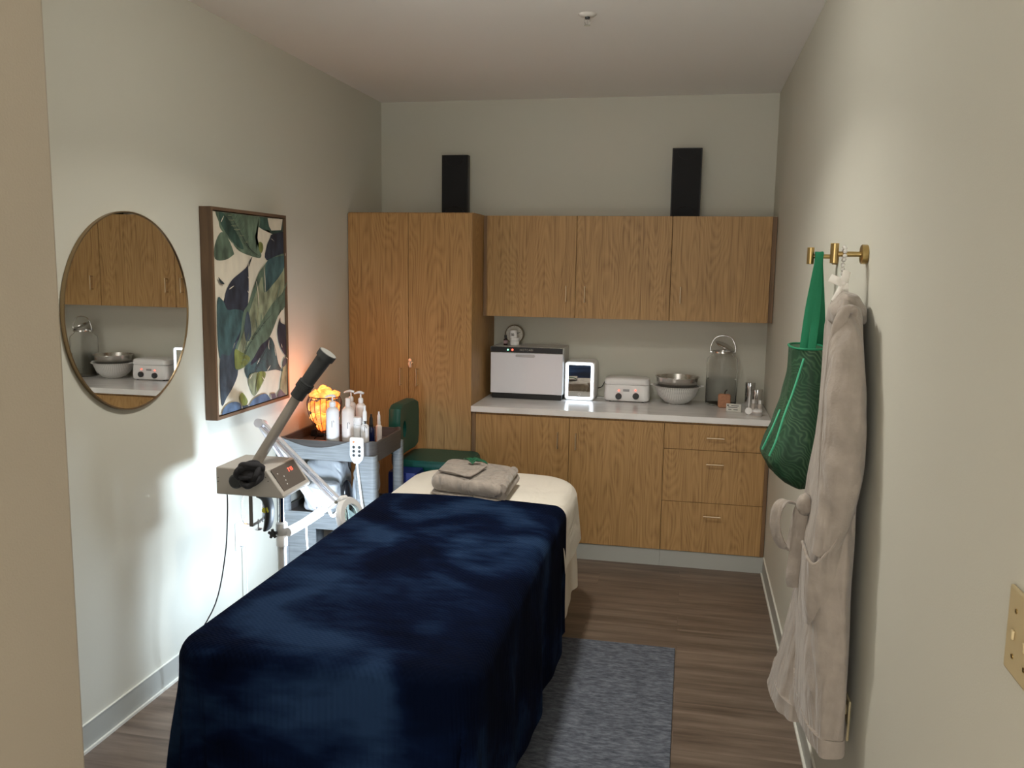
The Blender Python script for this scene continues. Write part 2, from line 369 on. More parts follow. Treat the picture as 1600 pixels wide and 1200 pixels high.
# speakers
m_grille = mat('speaker_cloth', (.010, .011, .013), .75, bump=.5, bscale=900)
for px0, px1, pyt, lab in ((690, 731, 242, 'black speaker panel standing on the tall cabinet'), (1051, 1098, 231, 'black speaker panel standing on the wall cabinets')):
    y = 5.53; a = at(px0, pyt, y=y); b = at(px1, pyt, y=y); x0, x1, zt, zb = a.x, b.x, a.z, ZT+.0035
    t = thing('speaker', lab, 'speaker', ((x0+x1)/2, y+.05, zb), group=None)
    part('cabinet_body', B(x0, x1, y+.006, y+.06, zb, zt), M_BLACK, t, bevel=.003)
    part('grille', B(x0+.006, x1-.006, y-.001, y+.0055, zb+.006, zt-.006), m_grille, t, bevel=.002)
    cx = (x0+x1)/2
    for zc in (zb+.02, zt-.02):
        s = 1 if zc == zb+.02 else -1
        part('driver_rim', tube(BM(), [(cx+.06*math.cos(q), y-.0015, zc+s*.05*math.sin(q)) for q in [PI*k/8 for k in range(9)]], .0022, 6, 3), M_BLACK, t, smooth=True)
# ================================================================== COUNTER ITEMS
Z = .9155
# hot towel cabinet
y = 5.40; a = at(767, 541, y=y); b = at(880, 545, y=y); x0, x1 = a.x, b.x; zt = a.z+.001
t = thing('towel_warmer', 'white hot towel cabinet with black control strip at the worktop left', 'towel warmer', ((x0+x1)/2, y+.13, Z))
mw = mat('warmer_white', (.82, .82, .88), .35)
part('base', B(x0+.008, x1-.006, y+.01, D-.012, Z, Z+.034), M_BLACK, t, bevel=.003)
part('body', B(x0, x1, y+.012, D-.01, Z+.034, zt), mat('warmer_side', (.55, .54, .52), .4), t, bevel=.004)
zd = at(820, 552, y=y).z
d = part('door', B(x0, x1, y-.004, y+.011, Z+.036, zd), mw, t, bevel=.004)
h = at(821, 556, y=y); bm = BM(); prism(bm, [(h.x+p[0], y-.006, h.z+p[1]) for p in rrect(.125, .016, .007)], (0, -.006, 0))
part('handle', bm, mat('warmer_handle', (.55, .54, .56), .4), d, bevel=.002, smooth=True)
part('control_strip', B(x0+.001, x1-.001, y-.006, y+.011, zd+.003, zt-.001), M_BLACK, t, bevel=.0015)
part('strip_rim', B(x0-.001, x1+.001, y-.002, y+.0115, zd+.001, zt+.0005), M_STEEL, t)
zc = (zd+zt)/2+.001
cxl = at(823, 545, y=y).x
part('lettering', text_bm('HOTCABI', .017, (cxl, y-.0063, zc), (1, 0, 0), (0, 0, 1), .0004, 1.25), M_STEEL, t, label='silver letters reading HOTCABI')
part('indicator_light', lathe(BM(), [(.005, 0), (.005, .002), (.001, .003)], (at(794, 545, y=y).x, y-.006, zc), (0, -1, 0), 12), M_GREEN_LED, t, label='green indicator light')
part('indicator_light', lathe(BM(), [(.0065, 0), (.0065, .002), (.001, .003)], (at(801, 545, y=y).x, y-.006, zc), (0, -1, 0), 12), M_RED, t, label='red indicator light')
ZW = zt+.0008
# on top of the warmer
def put(px, y): return at(px, 535, y=y).x
cy_ = 5.60; cc = at(804, 516, y=cy_); rc = .062
t = thing('table_clock', 'round white-faced clock standing on the hot towel cabinet', 'clock', (cc.x, cy_, ZW))
cz = ZW+rc+.002
part('case', lathe(BM(), [(rc-.004, -.02), (rc, -.018), (rc, .006), (rc-.005, .008), (rc-.006, .004), (.001, .004)], (cc.x, cy_, cz), (0, -1, 0), 40), mat('clock_rim', (.20, .16, .10), .4), t, smooth=True)
part('dial', lathe(BM(), [(rc-.0065, 0), (rc-.0065, .0008), (.0005, .0009)], (cc.x, cy_-.0045, cz), (0, -1, 0), 40), mat('clock_face', (.70, .68, .62), .6), t)
bm = BM()
for p1, p2, wd in (((-.004, 0), (.040, .014), .0022), ((.004, -.001), (-.034, .004), .0028)):
    a = Vector((cc.x+p1[0], cy_-.0068, cz+p1[1])); b = Vector((cc.x+p2[0], cy_-.0068, cz+p2[1])); cyl(bm, a, b, wd*1.3, .0014, 6)
part('hands', bm, M_BLACK, t)
bm = BM()
for k in range(12):
    bm = BM(); q = PI*k/6; c1 = Vector((cc.x+math.cos(q)*.050, cy_-.0056, cz+math.sin(q)*.050)); box(bm, c1.x-.0012, c1.x+.0012, c1.y-.0004, c1.y, c1.z-.0022, c1.z+.0022); part('hour_mark', bm, M_BLACK, t)

def jar(name, label, cat, x, y, z, r, hh, m, lid=None, band=None, lidh=.3, grp=None):
    t = thing(name, label, cat, (x, y, z), group=grp); hb = hh*(1-lidh)
    part('body', lathe(BM(), [(r*.92, 0), (r, .002), (r, hb-.002), (r*.9, hb)], (x, y, z), seg=24), m, t, smooth=True)
    part('lid', lathe(BM(), [(r*1.02, 0), (r*1.02, hh-hb-.002), (r*.95, hh-hb), (.001, hh-hb)], (x, y, z+hb+.0005), seg=24), lid or m, t, smooth=True)
    if band: part('label_band', lathe(BM(), [(r*1.005, hb*.2), (r*1.012, hb*.22), (r*1.012, hb*.8), (r*1.005, hb*.82)], (x, y, z), seg=24, caps=False), band, t, smooth=True)
    return t
m_lab = mat('label_print', (.30, .29, .28), .6, noise=.8, nscale=180)
jy = 5.52
jar('cosmetic_jar', 'wider white cream jar on the hot towel cabinet, bottom of its stack', 'jar', put(804, jy), jy, ZW, .0315, .050, M_WHITE, lidh=.42)
t = jar('cosmetic_jar', 'smaller white labelled jar stacked on top of the wider cream jar', 'jar', put(802, jy), jy, ZW+.051, .025, .046, M_WHITE, lidh=.25)
bx = put(802, jy)
part('label_print', B(bx-.010, bx+.010, jy-.0262, jy-.0235, ZW+.060, ZW+.078), m_lab, t)
bx = put(790, 5.50)
t = thing('dropper_bottle', 'small dark glass bottle with a black cap on the hot towel cabinet', 'bottle', (bx, 5.50, ZW))
part('body', lathe(BM(), [(.012, 0), (.0135, .002), (.0135, .036), (.006, .043)], (bx, 5.50, ZW), seg=20), mat('dark_amber', (.03, .012, .012), .15), t, smooth=True)
part('cap', lathe(BM(), [(.008, 0), (.008, .020), (.006, .022)], (bx, 5.50, ZW+.0435), seg=16), M_BLACK, t, smooth=True)
part('label', lathe(BM(), [(.0137, .010), (.0140, .011), (.0140, .030), (.0137, .031)], (bx, 5.50, ZW), seg=20, caps=False), mat('mauve_label', (.32, .22, .24), .6), t, smooth=True)
# lit mirror fridge
y = 5.46; a = at(883, 564, y=y); b = at(928, 626, y=y); x0, x1, zt = a.x, b.x, a.z; cx, zc, wd, hh = (x0+x1)/2, (Z+zt)/2, x1-x0, zt-Z
t = thing('mini_fridge', 'small white beauty fridge with a lit mirror door on the worktop', 'mini fridge', (cx, y+.1, Z))
bm = BM(); prism(bm, [(cx+p[0], y+.02, zc+p[1]) for p in rrect(wd*1.02, hh*.99, .022)], (0, .18, 0)); part('body', bm, M_WHITE, t, bevel=.006, smooth=True)
bm = BM(); prism(bm, [(cx+p[0], y, zc+p[1]) for p in rrect(wd, hh-.001, .022)], (0, .0195, 0)); d = part('door', bm, M_WHITE, t, bevel=.003, smooth=True)
def loop_frame(bm, cx, zc, w1, h1, r1, w2, h2, r2, y, dy):
    A = rrect(w1, h1, r1); C_ = rrect(w2, h2, r2); n = len(A)
    rs = [[Vector((cx+A[i][0], y, zc+A[i][1])), Vector((cx+A[i][0], y+dy, zc+A[i][1])), Vector((cx+C_[i][0], y+dy, zc+C_[i][1])), Vector((cx+C_[i][0], y, zc+C_[i][1]))] for i in range(n)]
    return rings(bm, rs, closed=True)
part('light_frame', loop_frame(BM(), cx, zc, wd*.90, hh*.925, .016, wd*.76, hh*.83, .006, y-.002, .0018), mat('fridge_led', (.9, .95, 1), .4, emit=(.75, .88, 1), estr=5), d, label='glowing white light border')
part('mirror_panel', B(cx-wd*.375, cx+wd*.375, y-.0016, y-.0003, zc-hh*.41, zc+hh*.41), M_MIRROR, d)
bm = BM(); tube(bm, [(cx+.008*math.cos(q), y-.0022, zc-hh*.34+.008*math.sin(q)) for q in [2*PI*k/10 for k in range(10)]], .0009, 5, 2, closed=True)
part('touch_button', bm, M_WHITE, d)
# cable behind
c0 = Vector((x1+.004, 5.60, 1.0))
bm = tube(BM(), [(x1+.006, 5.64, .975), (x1+.03, 5.655, .985), (x1+.05, 5.66, 1.02), (x1+.075, 5.655, 1.03)], .003, 8)
solo('power_cable', bm, M_BLACK, 'short black power cable between mini fridge and wax warmer', 'cable', smooth=True)
bm = tube(BM(), [(x1+.006, 5.60, .9192), (x1+.03, 5.60, .9192), (x1+.055, 5.585, .9192), (x1+.08, 5.57, .9192)], .003, 8)
solo('power_cable', bm, M_WHITE, 'short white cable lying on the worktop beside the wax warmer', 'cable', smooth=True)
# double wax warmer
y = 5.47; a = at(944, 590, y=y); b = at(1014, 627, y=y); x0, x1 = a.x, b.x; cx = (x0+x1)/2; wd = x1-x0; zt = a.z; zm = at(980, 602, y=y).z
t = thing('wax_warmer', 'white double wax warmer with two dark knobs on the worktop', 'wax warmer', (cx, y+.08, Z))
def slab(w1, d1, r, z0, z1, top=1.0):
    rs = []
    for z, k in ((z0, .93), (z0+.006, .99), (z0+.02 if z1-z0 > .05 else z0+.006, 1), (z1-.006, top), (z1, top*.96)):
        rs.append([Vector((cx+p[0]*k, y+d1/2+p[1]*k, z)) for p in rrect(w1, d1, r)])
    return rings(BM(), rs)
part('body', slab(wd, .155, .035, Z+.006, zm-.001, .985), M_WHITE, t, smooth=True)
rs = [[Vector((cx+p[0]*k, y+.0775+p[1]*k, z)) for p in rrect(wd*.995, .15, .035)] for z, k in ((zm+.001, .97), (zm+.004, 1), (zt-.016, .985), (zt-.006, .95), (zt, .84), (zt+.003, .6))]
part('lid', rings(BM(), rs), M_WHITE, t, smooth=True)
for s in (-1, 1):
    kx = at(980+s*13.5, 619, y=y).x; kz = at(980+s*13.5, 619, y=y).z
    part('knob', lathe(BM(), [(.020, -.002), (.020, .012), (.017, .016), (.001, .016)], (kx, y-.001, kz), (0, -1, 0), 24), M_DGREY, t, smooth=True)
    lx = at(980+s*13, 610, y=y); part('indicator_light', lathe(BM(), [(.0045, -.002), (.0045, .003), (.001, .005)], (lx.x, y+.0005, lx.z), (0, -1, 0), 12), M_RED, t, label='red indicator light')
lx = at(978, 610, y=y); part('name_plate', B(lx.x-.018, lx.x+.022, y-.003, y+.004, lx.z-.007, lx.z+.007), mat('plate_grey', (.35, .35, .36), .4), t, bevel=.001)
bm = BM()
for sx in (-1, 1):
    for sy in (.02, .135): part('foot', cyl(BM(), (cx+sx*wd*.36, y+sy, Z), (cx+sx*wd*.36, y+sy, Z+.0058), .008, seg=10), M_BLACK, t)
# colander and bowl
y = 5.515; cx = at(1058, 600, y=y).x; rw = .152
t = thing('colander', 'white plastic colander with side handles on the worktop', 'colander', (cx, y, Z))
zr = at(1058, 606, y=y-.1).z
prof = [(.050, 0), (.052, .006), (.075, .012), (.115, .05), (.138, zr-Z-.006), (rw-.008, zr-Z-.004), (rw, zr-Z+.002), (rw-.004, zr-Z+.004), (.135, zr-Z), (.112, .052), (.07, .016), (.001, .012)]
mcol = mat('colander_white', (.74, .74, .72), .4); 
nt = mcol.node_tree; N, K = nt.nodes, nt.links
tc = N.new('ShaderNodeTexCoord'); sep = N.new('ShaderNodeSeparateXYZ'); K.new(tc.outputs['Object'], sep.inputs[0])
an = N.new('ShaderNodeMath'); an.operation = 'ARCTAN2'; K.new(sep.outputs['Y'], an.inputs[0]); K.new(sep.outputs['X'], an.inputs[1])
ml = N.new('ShaderNodeMath'); ml.operation = 'MULTIPLY'; ml.inputs[1].default_value = 64; K.new(an.outputs[0], ml.inputs[0])
sn = N.new('ShaderNodeMath'); sn.operation = 'SINE'; K.new(ml.outputs[0], sn.inputs[0])
mz = N.new('ShaderNodeMath'); mz.operation = 'MULTIPLY'; mz.inputs[1].default_value = 700; K.new(sep.outputs['Z'], mz.inputs[0])
s2 = N.new('ShaderNodeMath'); s2.operation = 'SINE'; K.new(mz.outputs[0], s2.inputs[0])
ad = N.new('ShaderNodeMath'); ad.operation = 'ADD'; K.new(sn.outputs[0], ad.inputs[0]); K.new(s2.outputs[0], ad.inputs[1])
gt = N.new('ShaderNodeMath'); gt.operation = 'GREATER_THAN'; gt.inputs[1].default_value = .7; K.new(ad.outputs[0], gt.inputs[0])
mx = N.new('ShaderNodeMix'); mx.data_type = 'RGBA'; mx.inputs['A'].default_value = (.74, .74, .72, 1); mx.inputs['B'].default_value = (.30, .30, .29, 1)
K.new(gt.outputs[0], mx.inputs['Factor']); K.new(mx.outputs['Result'], N['Principled BSDF'].inputs['Base Color'])
part('basket', lathe(BM(), prof, (cx, y, Z), seg=48), mcol, t, smooth=True)
for s in (-1, 1):
    bm = BM(); prism(bm, [(cx+s*q[0], y+q[1], zr+.001) for q in ((.146, -.035), (.162, -.028), (.168, 0), (.162, .028), (.146, .035))], (0, 0, .005))
    part('handle', bm, M_WHITE, t, bevel=.002)
t2y = y
bm = lathe(BM(), [(.06, 0), (.09, .010), (.122, .035), (.131, .084), (.138, .085), (.138, .088), (.129, .0875), (.119, .036), (.088, .013), (.001, .004)], (cx, y, zr-.028), seg=48)
solo('mixing_bowl', bm, M_STEEL, 'steel mixing bowl sitting in the white colander', 'bowl', smooth=True)
# glass drink jar
y = 5.565; cx = at(1128, 580, y=y).x; rj = .096
zsh = at(1128, 561, y=y).z-Z; zn = at(1128, 557, y=y).z-Z
t = thing('glass_jar', 'large clear glass drink jar with a wire handle on the worktop', 'jar', (cx, y, Z))
zneck = at(1128, 551, y=y).z-Z
part('glass_body', lathe(BM(), [(.086, 0), (.095, .006), (rj, .02), (rj, zneck-.055), (.092, zneck-.035), (.064, zneck-.012), (.060, zneck), (.062, zneck+.012), (.058, zneck+.013), (.056, zneck), (.060, zneck-.014), (.088, zneck-.038), (rj-.004, zneck-.056), (rj-.004, .02), (.085, .009), (.001, .009)], (cx, y, Z), seg=48), M_GLASS, t, smooth=True)
zw_ = at(1128, 592, y=y).z-Z
part('water', lathe(BM(), [(.001, .0095), (.084, .0095), (rj-.0045, .021), (rj-.0045, zw_), (.001, zw_)], (cx, y, Z), seg=40), mat('water', (1, 1, .98), .02, trans=1, ior=1.10), t, smooth=True)
zc = Z+zneck+.004
part('neck_clamp', lathe(BM(), [(.0635, -.004), (.068, -.004), (.068, .006), (.0635, .006), (.0635, -.004)], (cx, y, zc), seg=32, caps=False), M_STEEL, t, smooth=True)
hr = .072; ztop = at(1128, 524, y=y).z
bm = tube(BM(), [(cx-hr, y-.01, zc-.004), (cx-hr-.004, y-.01, zc+.03), (cx-hr*.8, y-.01, zc+(ztop-zc)*.75), (cx-hr*.35, y-.01, ztop-.004), (cx+hr*.35, y-.01, ztop-.004), (cx+hr*.8, y-.01, zc+(ztop-zc)*.75), (cx+hr+.004, y-.01, zc+.03), (cx+hr, y-.01, zc-.004)], .004, 10)
cyl(bm, (cx-hr-.006, y-.01, zc), (cx-hr+.01, y-.01, zc), .006, seg=10); cyl(bm, (cx+hr-.01, y-.01, zc), (cx+hr+.006, y-.01, zc), .006, seg=10)
part('bail_handle', bm, M_CHROME, t, smooth=True)
ax = Vector((.42, -.12, .9)).normalized()
part('lid', lathe(BM(), [(.001, -.006), (.058, -.006), (.064, -.002), (.064, .004), (.058, .007), (.001, .008)], (cx+.010, y, zc+.036), ax, 40), M_STEEL, t, smooth=True, label='tilted steel-rimmed lid')
# pumpkin
p = at(1131, 637, z=Z); px_, py_ = p.x, min(p.y, 5.42)
t = thing('pumpkin_ornament', 'terracotta coloured square pumpkin ornament on the worktop', 'ornament', (px_, py_, Z))
hw, hp = .038, .086
bm = BM(); prism(bm, [(px_+q[0], py_, Z+hp/2+q[1]) for q in rrect(hw*2, hp, .014)], (0, .03, 0)); part('body', bm, mat('terracotta', (.42, .20, .11), .6, noise=.15, nscale=60), t, bevel=.006, smooth=True)
part('stem', tube(BM(), [(px_+.002, py_+.015, Z+hp), (px_+.004, py_+.015, Z+hp+.014), (px_+.016, py_+.013, Z+hp+.026)], [.005, .004, .003], 8), mat('dark_stem', (.07, .06, .045), .7), t, smooth=True)
# small clock card
p = at(1146, 644, z=Z); cx, cy = p.x, p.y
t = thing('message_block', 'small white tilted message block in front of the glass jar', 'block', (cx, cy, Z))
q = math.radians(8); ux = Vector((math.cos(-q), math.sin(-q)*1.6, 0)).normalized(); lean = Vector((.0, .35, 1)).normalized(); nrm = ux.cross(lean)
def tblk(bm, w, h, d, off=0, cz=0, cxo=0):
    o0 = Vector((cx, cy, Z+.001))+nrm*off+lean*cz+ux*cxo
    return prism(bm, [o0+ux*(-w/2), o0+ux*(w/2), o0+ux*(w/2)+lean*h, o0+ux*(-w/2)+lean*h], nrm*-d)
part('block', tblk(BM(), .088, .050, .018), mat('block_white', (.60, .60, .55), .6), t, bevel=.002)
bm = BM()
for i, (w_, z_, xo) in enumerate(((.045, .036, .008), (.055, .026, -.004), (.018, .012, -.022), (.026, .012, .012), (.010, .034, -.033))): tblk(bm, w_, .004 if i < 4 else .008, .0006, .0008, z_, xo)
part('print', bm, M_DGREY, t)
# chrome canisters
for (pxb, pyb, ry, rad, pyt, lab) in ((1172, 637, 5.555, .031, 597, 'taller chrome canister at the right end of the worktop'), (1184, 640, 5.44, .029, 608, 'shorter chrome canister in front of the taller one')):
    x = at(pxb, 610, y=ry).x; ht = at(pxb, pyt, y=ry).z-Z
    t = thing('canister', lab, 'canister', (x, ry, Z))
    part('body', lathe(BM(), [(rad*.95, 0), (rad, .003), (rad, ht*.87)], (x, ry, Z), seg=32), M_CHROME, t, smooth=True)
    part('lid', lathe(BM(), [(rad*1.03, 0), (rad*1.03, ht*.11), (rad*.96, ht*.125), (.001, ht*.127)], (x, ry, Z+ht*.872), seg=32), M_CHROME, t, smooth=True)
# small cosmetics
m_trans = mat('frosted_bottle', (.62, .56, .52), .3)
for pxb, pyb, hh, rad, lab, col in ((1177, 645, .075, .013, 'little frosted bottle before the chrome canisters, white cap', m_trans), (1187, 645, .072, .012, 'little frosted bottle behind the small cream jar, at its right', m_trans)):
    p = at(pxb, pyb, z=Z); y_ = 5.335; x = at(pxb, pyb-8, y=y_).x
    t = thing('serum_bottle', lab, 'bottle', (x, y_, Z))
    part('body', lathe(BM(), [(rad*.9, 0), (rad, .002), (rad, hh*.55), (rad*.55, hh*.66)], (x, y_, Z), seg=20), col, t, smooth=True)
    part('cap', lathe(BM(), [(rad*.72, 0), (rad*.72, hh*.3), (rad*.6, hh*.32)], (x, y_, Z+hh*.665), seg=16), M_WHITE, t, smooth=True)
p = at(1183, 650, z=Z); jy2 = max(5.12, p.y); jx = at(1183, 645, y=jy2).x
jar('cosmetic_jar', 'small white labelled cream jar near the worktop right corner', 'jar', jx, jy2, Z, .0285, .038, m_trans, M_WHITE, mat('grey_band', (.45, .43, .42), .6), lidh=.35)
hx = at(1170, 641, y=5.2).x
t = thing('hand_mirror', 'tiny round white hand mirror leaning on the chrome canister', 'hand mirror', (hx, 5.21, Z))
part('head', lathe(BM(), [(.001, -.002), (.019, -.002), (.021, 0), (.019, .002), (.001, .002)], (hx, 5.215, Z+.0215), Vector((-.05, -.95, .25)), 28), M_WHITE, t, smooth=True)
part('handle', tube(BM(), [(hx+.001, 5.221, Z+.042), (hx+.004, 5.245, Z+.085), (hx+.006, 5.27, Z+.135)], [.003, .0035, .0045], 8), M_WHITE, t, smooth=True)
# ================================================================== LEFT WALL
mz_, my_ = 1.573, 2.925; rm = .372
t = thing('wall_mirror', 'large round mirror with a thin brass frame on the left wall', 'mirror', (L, my_, mz_-rm))
bm = lathe(BM(), [(rm-.005, .001), (rm, .001), (rm, .015), (rm-.005, .0155), (rm-.005, .001)], (L+.001, my_, mz_), (1, 0, 0), 96, caps=False)
part('frame', bm, mat('mirror_brass', (.34, .25, .15), .35, 1), t, smooth=True, label='thin brass rim')
part('glass', lathe(BM(), [(.001, 0), (rm-.0055, 0), (rm-.0055, .011), (.001, .011)], (L+.002, my_, mz_), (1, 0, 0), 96), M_MIRROR, t)
# painting
PX = L+.058
fy0, fy1, fz0, fz1 = 3.424, 4.128, 1.068, 1.998
t = thing('framed_painting', 'tall framed botanical leaf painting on the left wall', 'painting', (L, (fy0+fy1)/2, fz0))
mfr = mat('walnut_frame', (.14, .085, .050), .45, noise=.35, nscale=30, stretch=(1, .1, .1) )
bm = BM(); fw = .014
box(bm, L+.002, PX, fy0, fy0+fw, fz0, fz1); box(bm, L+.002, PX, fy1-fw, fy1, fz0, fz1)
box(bm, L+.002, PX, fy0+fw, fy1-fw, fz0, fz0+fw); box(bm, L+.002, PX, fy0+fw, fy1-fw, fz1-fw, fz1)
part('frame', bm, mfr, t)
CXP = L+.048
bm = B(L+.004, L+.03, fy0+fw+.001, fy1-fw-.001, fz0+fw+.001, fz1-fw-.001)
part('backing', bm, M_BLACK, t)
cols = {'cream': (.66, .60, .48), 'sage': (.10, .145, .10), 'teal': (.042, .088, .092), 'navy': (.022, .027, .042), 'lime': (.16, .18, .05), 'pale': (.24, .26, .16),
        'blue': (.075, .115, .18), 'slate': (.045, .065, .085), 'dkgreen': (.03, .065, .05), 'mauve': (.10, .085, .10), 'ink': (.02, .03, .03)}
mlist = []; midx = {}
for i, (k, c) in enumerate(cols.items()):
    midx[k] = i; mlist.append(mat('paint_'+k, c, .75, noise=.08 if k == 'cream' else .55, nscale=13, stretch=(1, 1.6, .8)))
bm = B(L+.031, CXP, fy0+fw+.004, fy1-fw-.004, fz0+fw+.004, fz1-fw-.004)
def z6(x, y): return (310+x*.15, 310+y*.15)
def z7(x, y): return (310+x*.15, 480+y*.15)
lay = [0]
def leaf(k, pts, sm=True):
    lay[0] += 1; X = CXP+.00025*lay[0]
    P = [at(px, py, x=CXP) for px, py in pts]
    if sm: P = catmull(P, 4, True)
    ylo, yhi, zlo, zhi = fy0+fw+.005, fy1-fw-.005, fz0+fw+.005, fz1-fw-.005
    v = []
    for q in P:
        c = (X, min(yhi, max(ylo, q.y)), min(zhi, max(zlo, q.z)))
        if not v or (Vector(c)-v[-1].co).length > .0008: v.append(bm.verts.new(c))
    if (v[0].co-v[-1].co).length < .0008: bm.verts.remove(v.pop())
    f = bm.faces.new(v); f.material_index = midx[k]
    bmesh.ops.triangulate(bm, faces=[f])
def stroke(k, pts, wd):
    lay[0] += 1; X = CXP+.00025*lay[0]; P = catmull([at(px, py, x=CXP) for px, py in pts], 5); n = len(P); prev = None
    for i, q in enumerate(P):
        if not (fy0+fw+.006 < q.y < fy1-fw-.006 and fz0+fw+.006 < q.z < fz1-fw-.006): prev = None; continue
        tn = (P[min(n-1, i+1)]-P[max(0, i-1)]).normalized(); nn = Vector((0, -tn.z, tn.y)); ww = wd*(math.sin(PI*(i+.3)/(n+.3)) if n > 2 else 1)
        a = bm.verts.new((X, q.y+nn.y*ww, q.z+nn.z*ww)); b = bm.verts.new((X, q.y-nn.y*ww, q.z-nn.z*ww))
        if prev: bm.faces.new((prev[0], a, b, prev[1])).material_index = midx[k]
        prev = (a, b)
leaf('dkgreen', [z6(600,165),z6(915,210),z6(915,380),z6(780,378),z6(730,330),z6(680,330),z6(650,310),z6(600,270)])
leaf('cream', [z6(720,205),z6(890,215),z6(860,330),z6(760,335),z6(735,290)], False)
leaf('sage', [z6(172,630),z6(170,480),z6(235,350),z6(310,420),z6(365,560),z6(360,590),z6(280,640)])
leaf('sage', [z6(175,145),z6(205,100),z6(400,120),z6(610,165),z6(640,260),z6(590,380),z6(605,470),z6(650,560),z6(640,620),z6(540,598),z6(420,545),z6(330,440),z6(230,320),z6(210,240)])
leaf('dkgreen', [z6(215,130),z6(280,180),z6(380,330),z6(470,520),z6(400,500),z6(300,380),z6(225,250)])
leaf('lime', [z6(630,455),z6(665,470),z6(672,530),z6(650,570),z6(625,520)])
leaf('navy', [z6(770,372),z6(925,370),z6(925,640),z6(705,640),z6(708,500),z6(740,420)])
leaf('cream', [z6(745,415),z6(790,450),z6(765,425)], False)
leaf('navy', [z6(540,610),z6(515,690),z6(520,850),z6(518,1010),z7(500,60),z7(440,260),z7(400,400),z7(230,100),z6(195,1075),z6(255,1080),z6(285,960),z6(345,850),z6(430,775),z6(500,710)])
leaf('teal', [z6(190,1075),z6(250,1065),z6(300,1160),z7(380,20),z7(470,60),z7(440,230),z7(365,390),z7(325,520),z7(215,525)])
leaf('slate', [z7(222,525),z7(320,500),z7(400,340),z7(440,500),z7(410,640),z7(400,720),z7(350,840),z7(290,940),z7(235,1010)])
leaf('teal', [z7(475,640),z7(540,540),z7(650,360),z7(735,305),z7(790,400),z7(830,590),z7(885,670),z7(800,650),z7(690,670),z7(560,690),z7(510,745)])
leaf('navy', [z7(560,520),z7(600,420),z7(690,330),z7(740,320),z7(700,420),z7(620,540),z7(540,600)])
leaf('sage', [z6(930,600),z6(940,970),z6(880,1150),z7(840,50),z7(740,300),z7(640,400),z7(545,560),z7(420,650),z7(372,620),z7(378,440),z7(430,280),z7(460,60),z6(515,1090),z6(600,830),z6(660,720),z6(760,620)])
leaf('teal', [z6(930,600),z6(935,720),z6(760,900),z6(700,1000),z6(690,800),z6(720,640)])
leaf('pale', [z6(925,700),z6(930,900),z6(760,1100),z7(620,200),z7(520,360),z7(440,520),z7(400,600),z7(400,440),z7(470,250),z7(520,60),z6(620,900),z6(660,820),z6(680,980),z6(800,860)])
leaf('slate', [z7(505,40),z7(535,150),z7(540,300),z7(495,360),z7(470,260),z7(480,120)])
leaf('lime', [z7(372,440),z7(440,470),z7(500,500),z7(530,540),z7(470,620),z7(425,640),z7(378,640),z7(368,560)])
leaf('pale', [z7(510,765),z7(545,690),z7(690,680),z7(660,790),z7(575,925),z7(530,850)])
leaf('lime', [z7(600,690),z7(690,680),z7(655,790),z7(600,870)])
leaf('navy', [z7(842,110),z7(850,160),z7(910,190),z7(950,240),z7(945,360),z7(905,500),z7(840,400),z7(815,250)])
leaf('pale', [z7(950,340),z7(970,960),z7(880,945),z7(840,850),z7(870,640),z7(905,520)])
leaf('slate', [z7(885,530),z7(920,560),z7(880,620),z7(865,600)])
leaf('blue', [z7(235,1150),z7(250,1060),z7(310,1000),z7(380,985),z7(425,1010),z7(432,1100),z7(330,1140)])
leaf('slate', [z7(432,1030),z7(500,1020),z7(520,1060),z7(436,1090)])
leaf('blue', [z7(500,1075),z7(520,1020),z7(570,950),z7(690,900),z7(740,1000),z7(600,1050)])
leaf('mauve', [z7(735,900),z7(790,895),z7(802,975),z7(748,995)], False)
leaf('mauve', [z7(805,915),z7(840,850),z7(900,940),z7(810,975)], False)
leaf('lime', [z7(415,920),z7(450,893),z7(500,975),z7(480,1020),z7(440,1015)])
for a in ([z6(300,150),z6(400,320),z6(520,520),z6(620,600)], [z7(420,640),z7(500,420),z7(640,200),z7(760,60)], [z7(575,915),z7(590,780),z7(615,690)], [z7(560,690),z7(640,540),z7(740,330)]): stroke('ink', a, .0022)
stroke('ink', [z6(190,820),z6(215,865),z6(252,890)], .007)
stroke('ink', [z6(545,605),z6(520,660),z6(508,710)], .005)
for a in ([z6(662,700),z6(675,830),z6(680,975)], [z6(580,850),z6(600,960),z6(612,1140)], [z6(245,180),z6(215,245)], [z6(335,455),z6(365,560)], [z6(350,910),z6(300,945)], [z6(495,815),z6(515,850)], [z6(490,960),z6(515,1000)],
          [z7(717,340),z7(710,400),z7(718,440)], [z7(772,400),z7(785,505)], [z7(620,530),z7(590,590)], [z7(730,605),z7(695,660)], [z7(540,697),z7(512,745)], [z7(640,720),z7(672,770)], [z7(840,380),z7(850,420)], [z7(890,520),z7(930,565)],
          [z7(425,1000),z7(432,1090)], [z7(725,900),z7(742,990)], [z6(880,565),z6(880,600)]): stroke('cream', a, .0028)
def veins(k, mid, side, ln, n, wd, bend=.35):
    P = [Vector(p).to_3d() for p in mid]; C2 = catmull(P, 10)
    for i in range(1, n+1):
        idx = int(i*(len(C2)-2)/(n+1)); p = C2[idx]; tn = (C2[idx+1]-C2[max(0, idx-1)]).normalized(); nn = Vector((-tn.y, tn.x, 0))
        L_ = ln*math.sin(PI*(i+.6)/(n+1.6))
        for s_ in side:
            a_ = p; b_ = p+nn*s_*L_*.5-tn*L_*bend*.6; c_ = p+nn*s_*L_-tn*L_*bend*1.6
            stroke(k, [(a_.x, a_.y), (b_.x, b_.y), (c_.x, c_.y)], wd)
veins('dkgreen', [z6(300,150),z6(400,320),z6(520,520)], (1, -1), 12, 9, .0010)
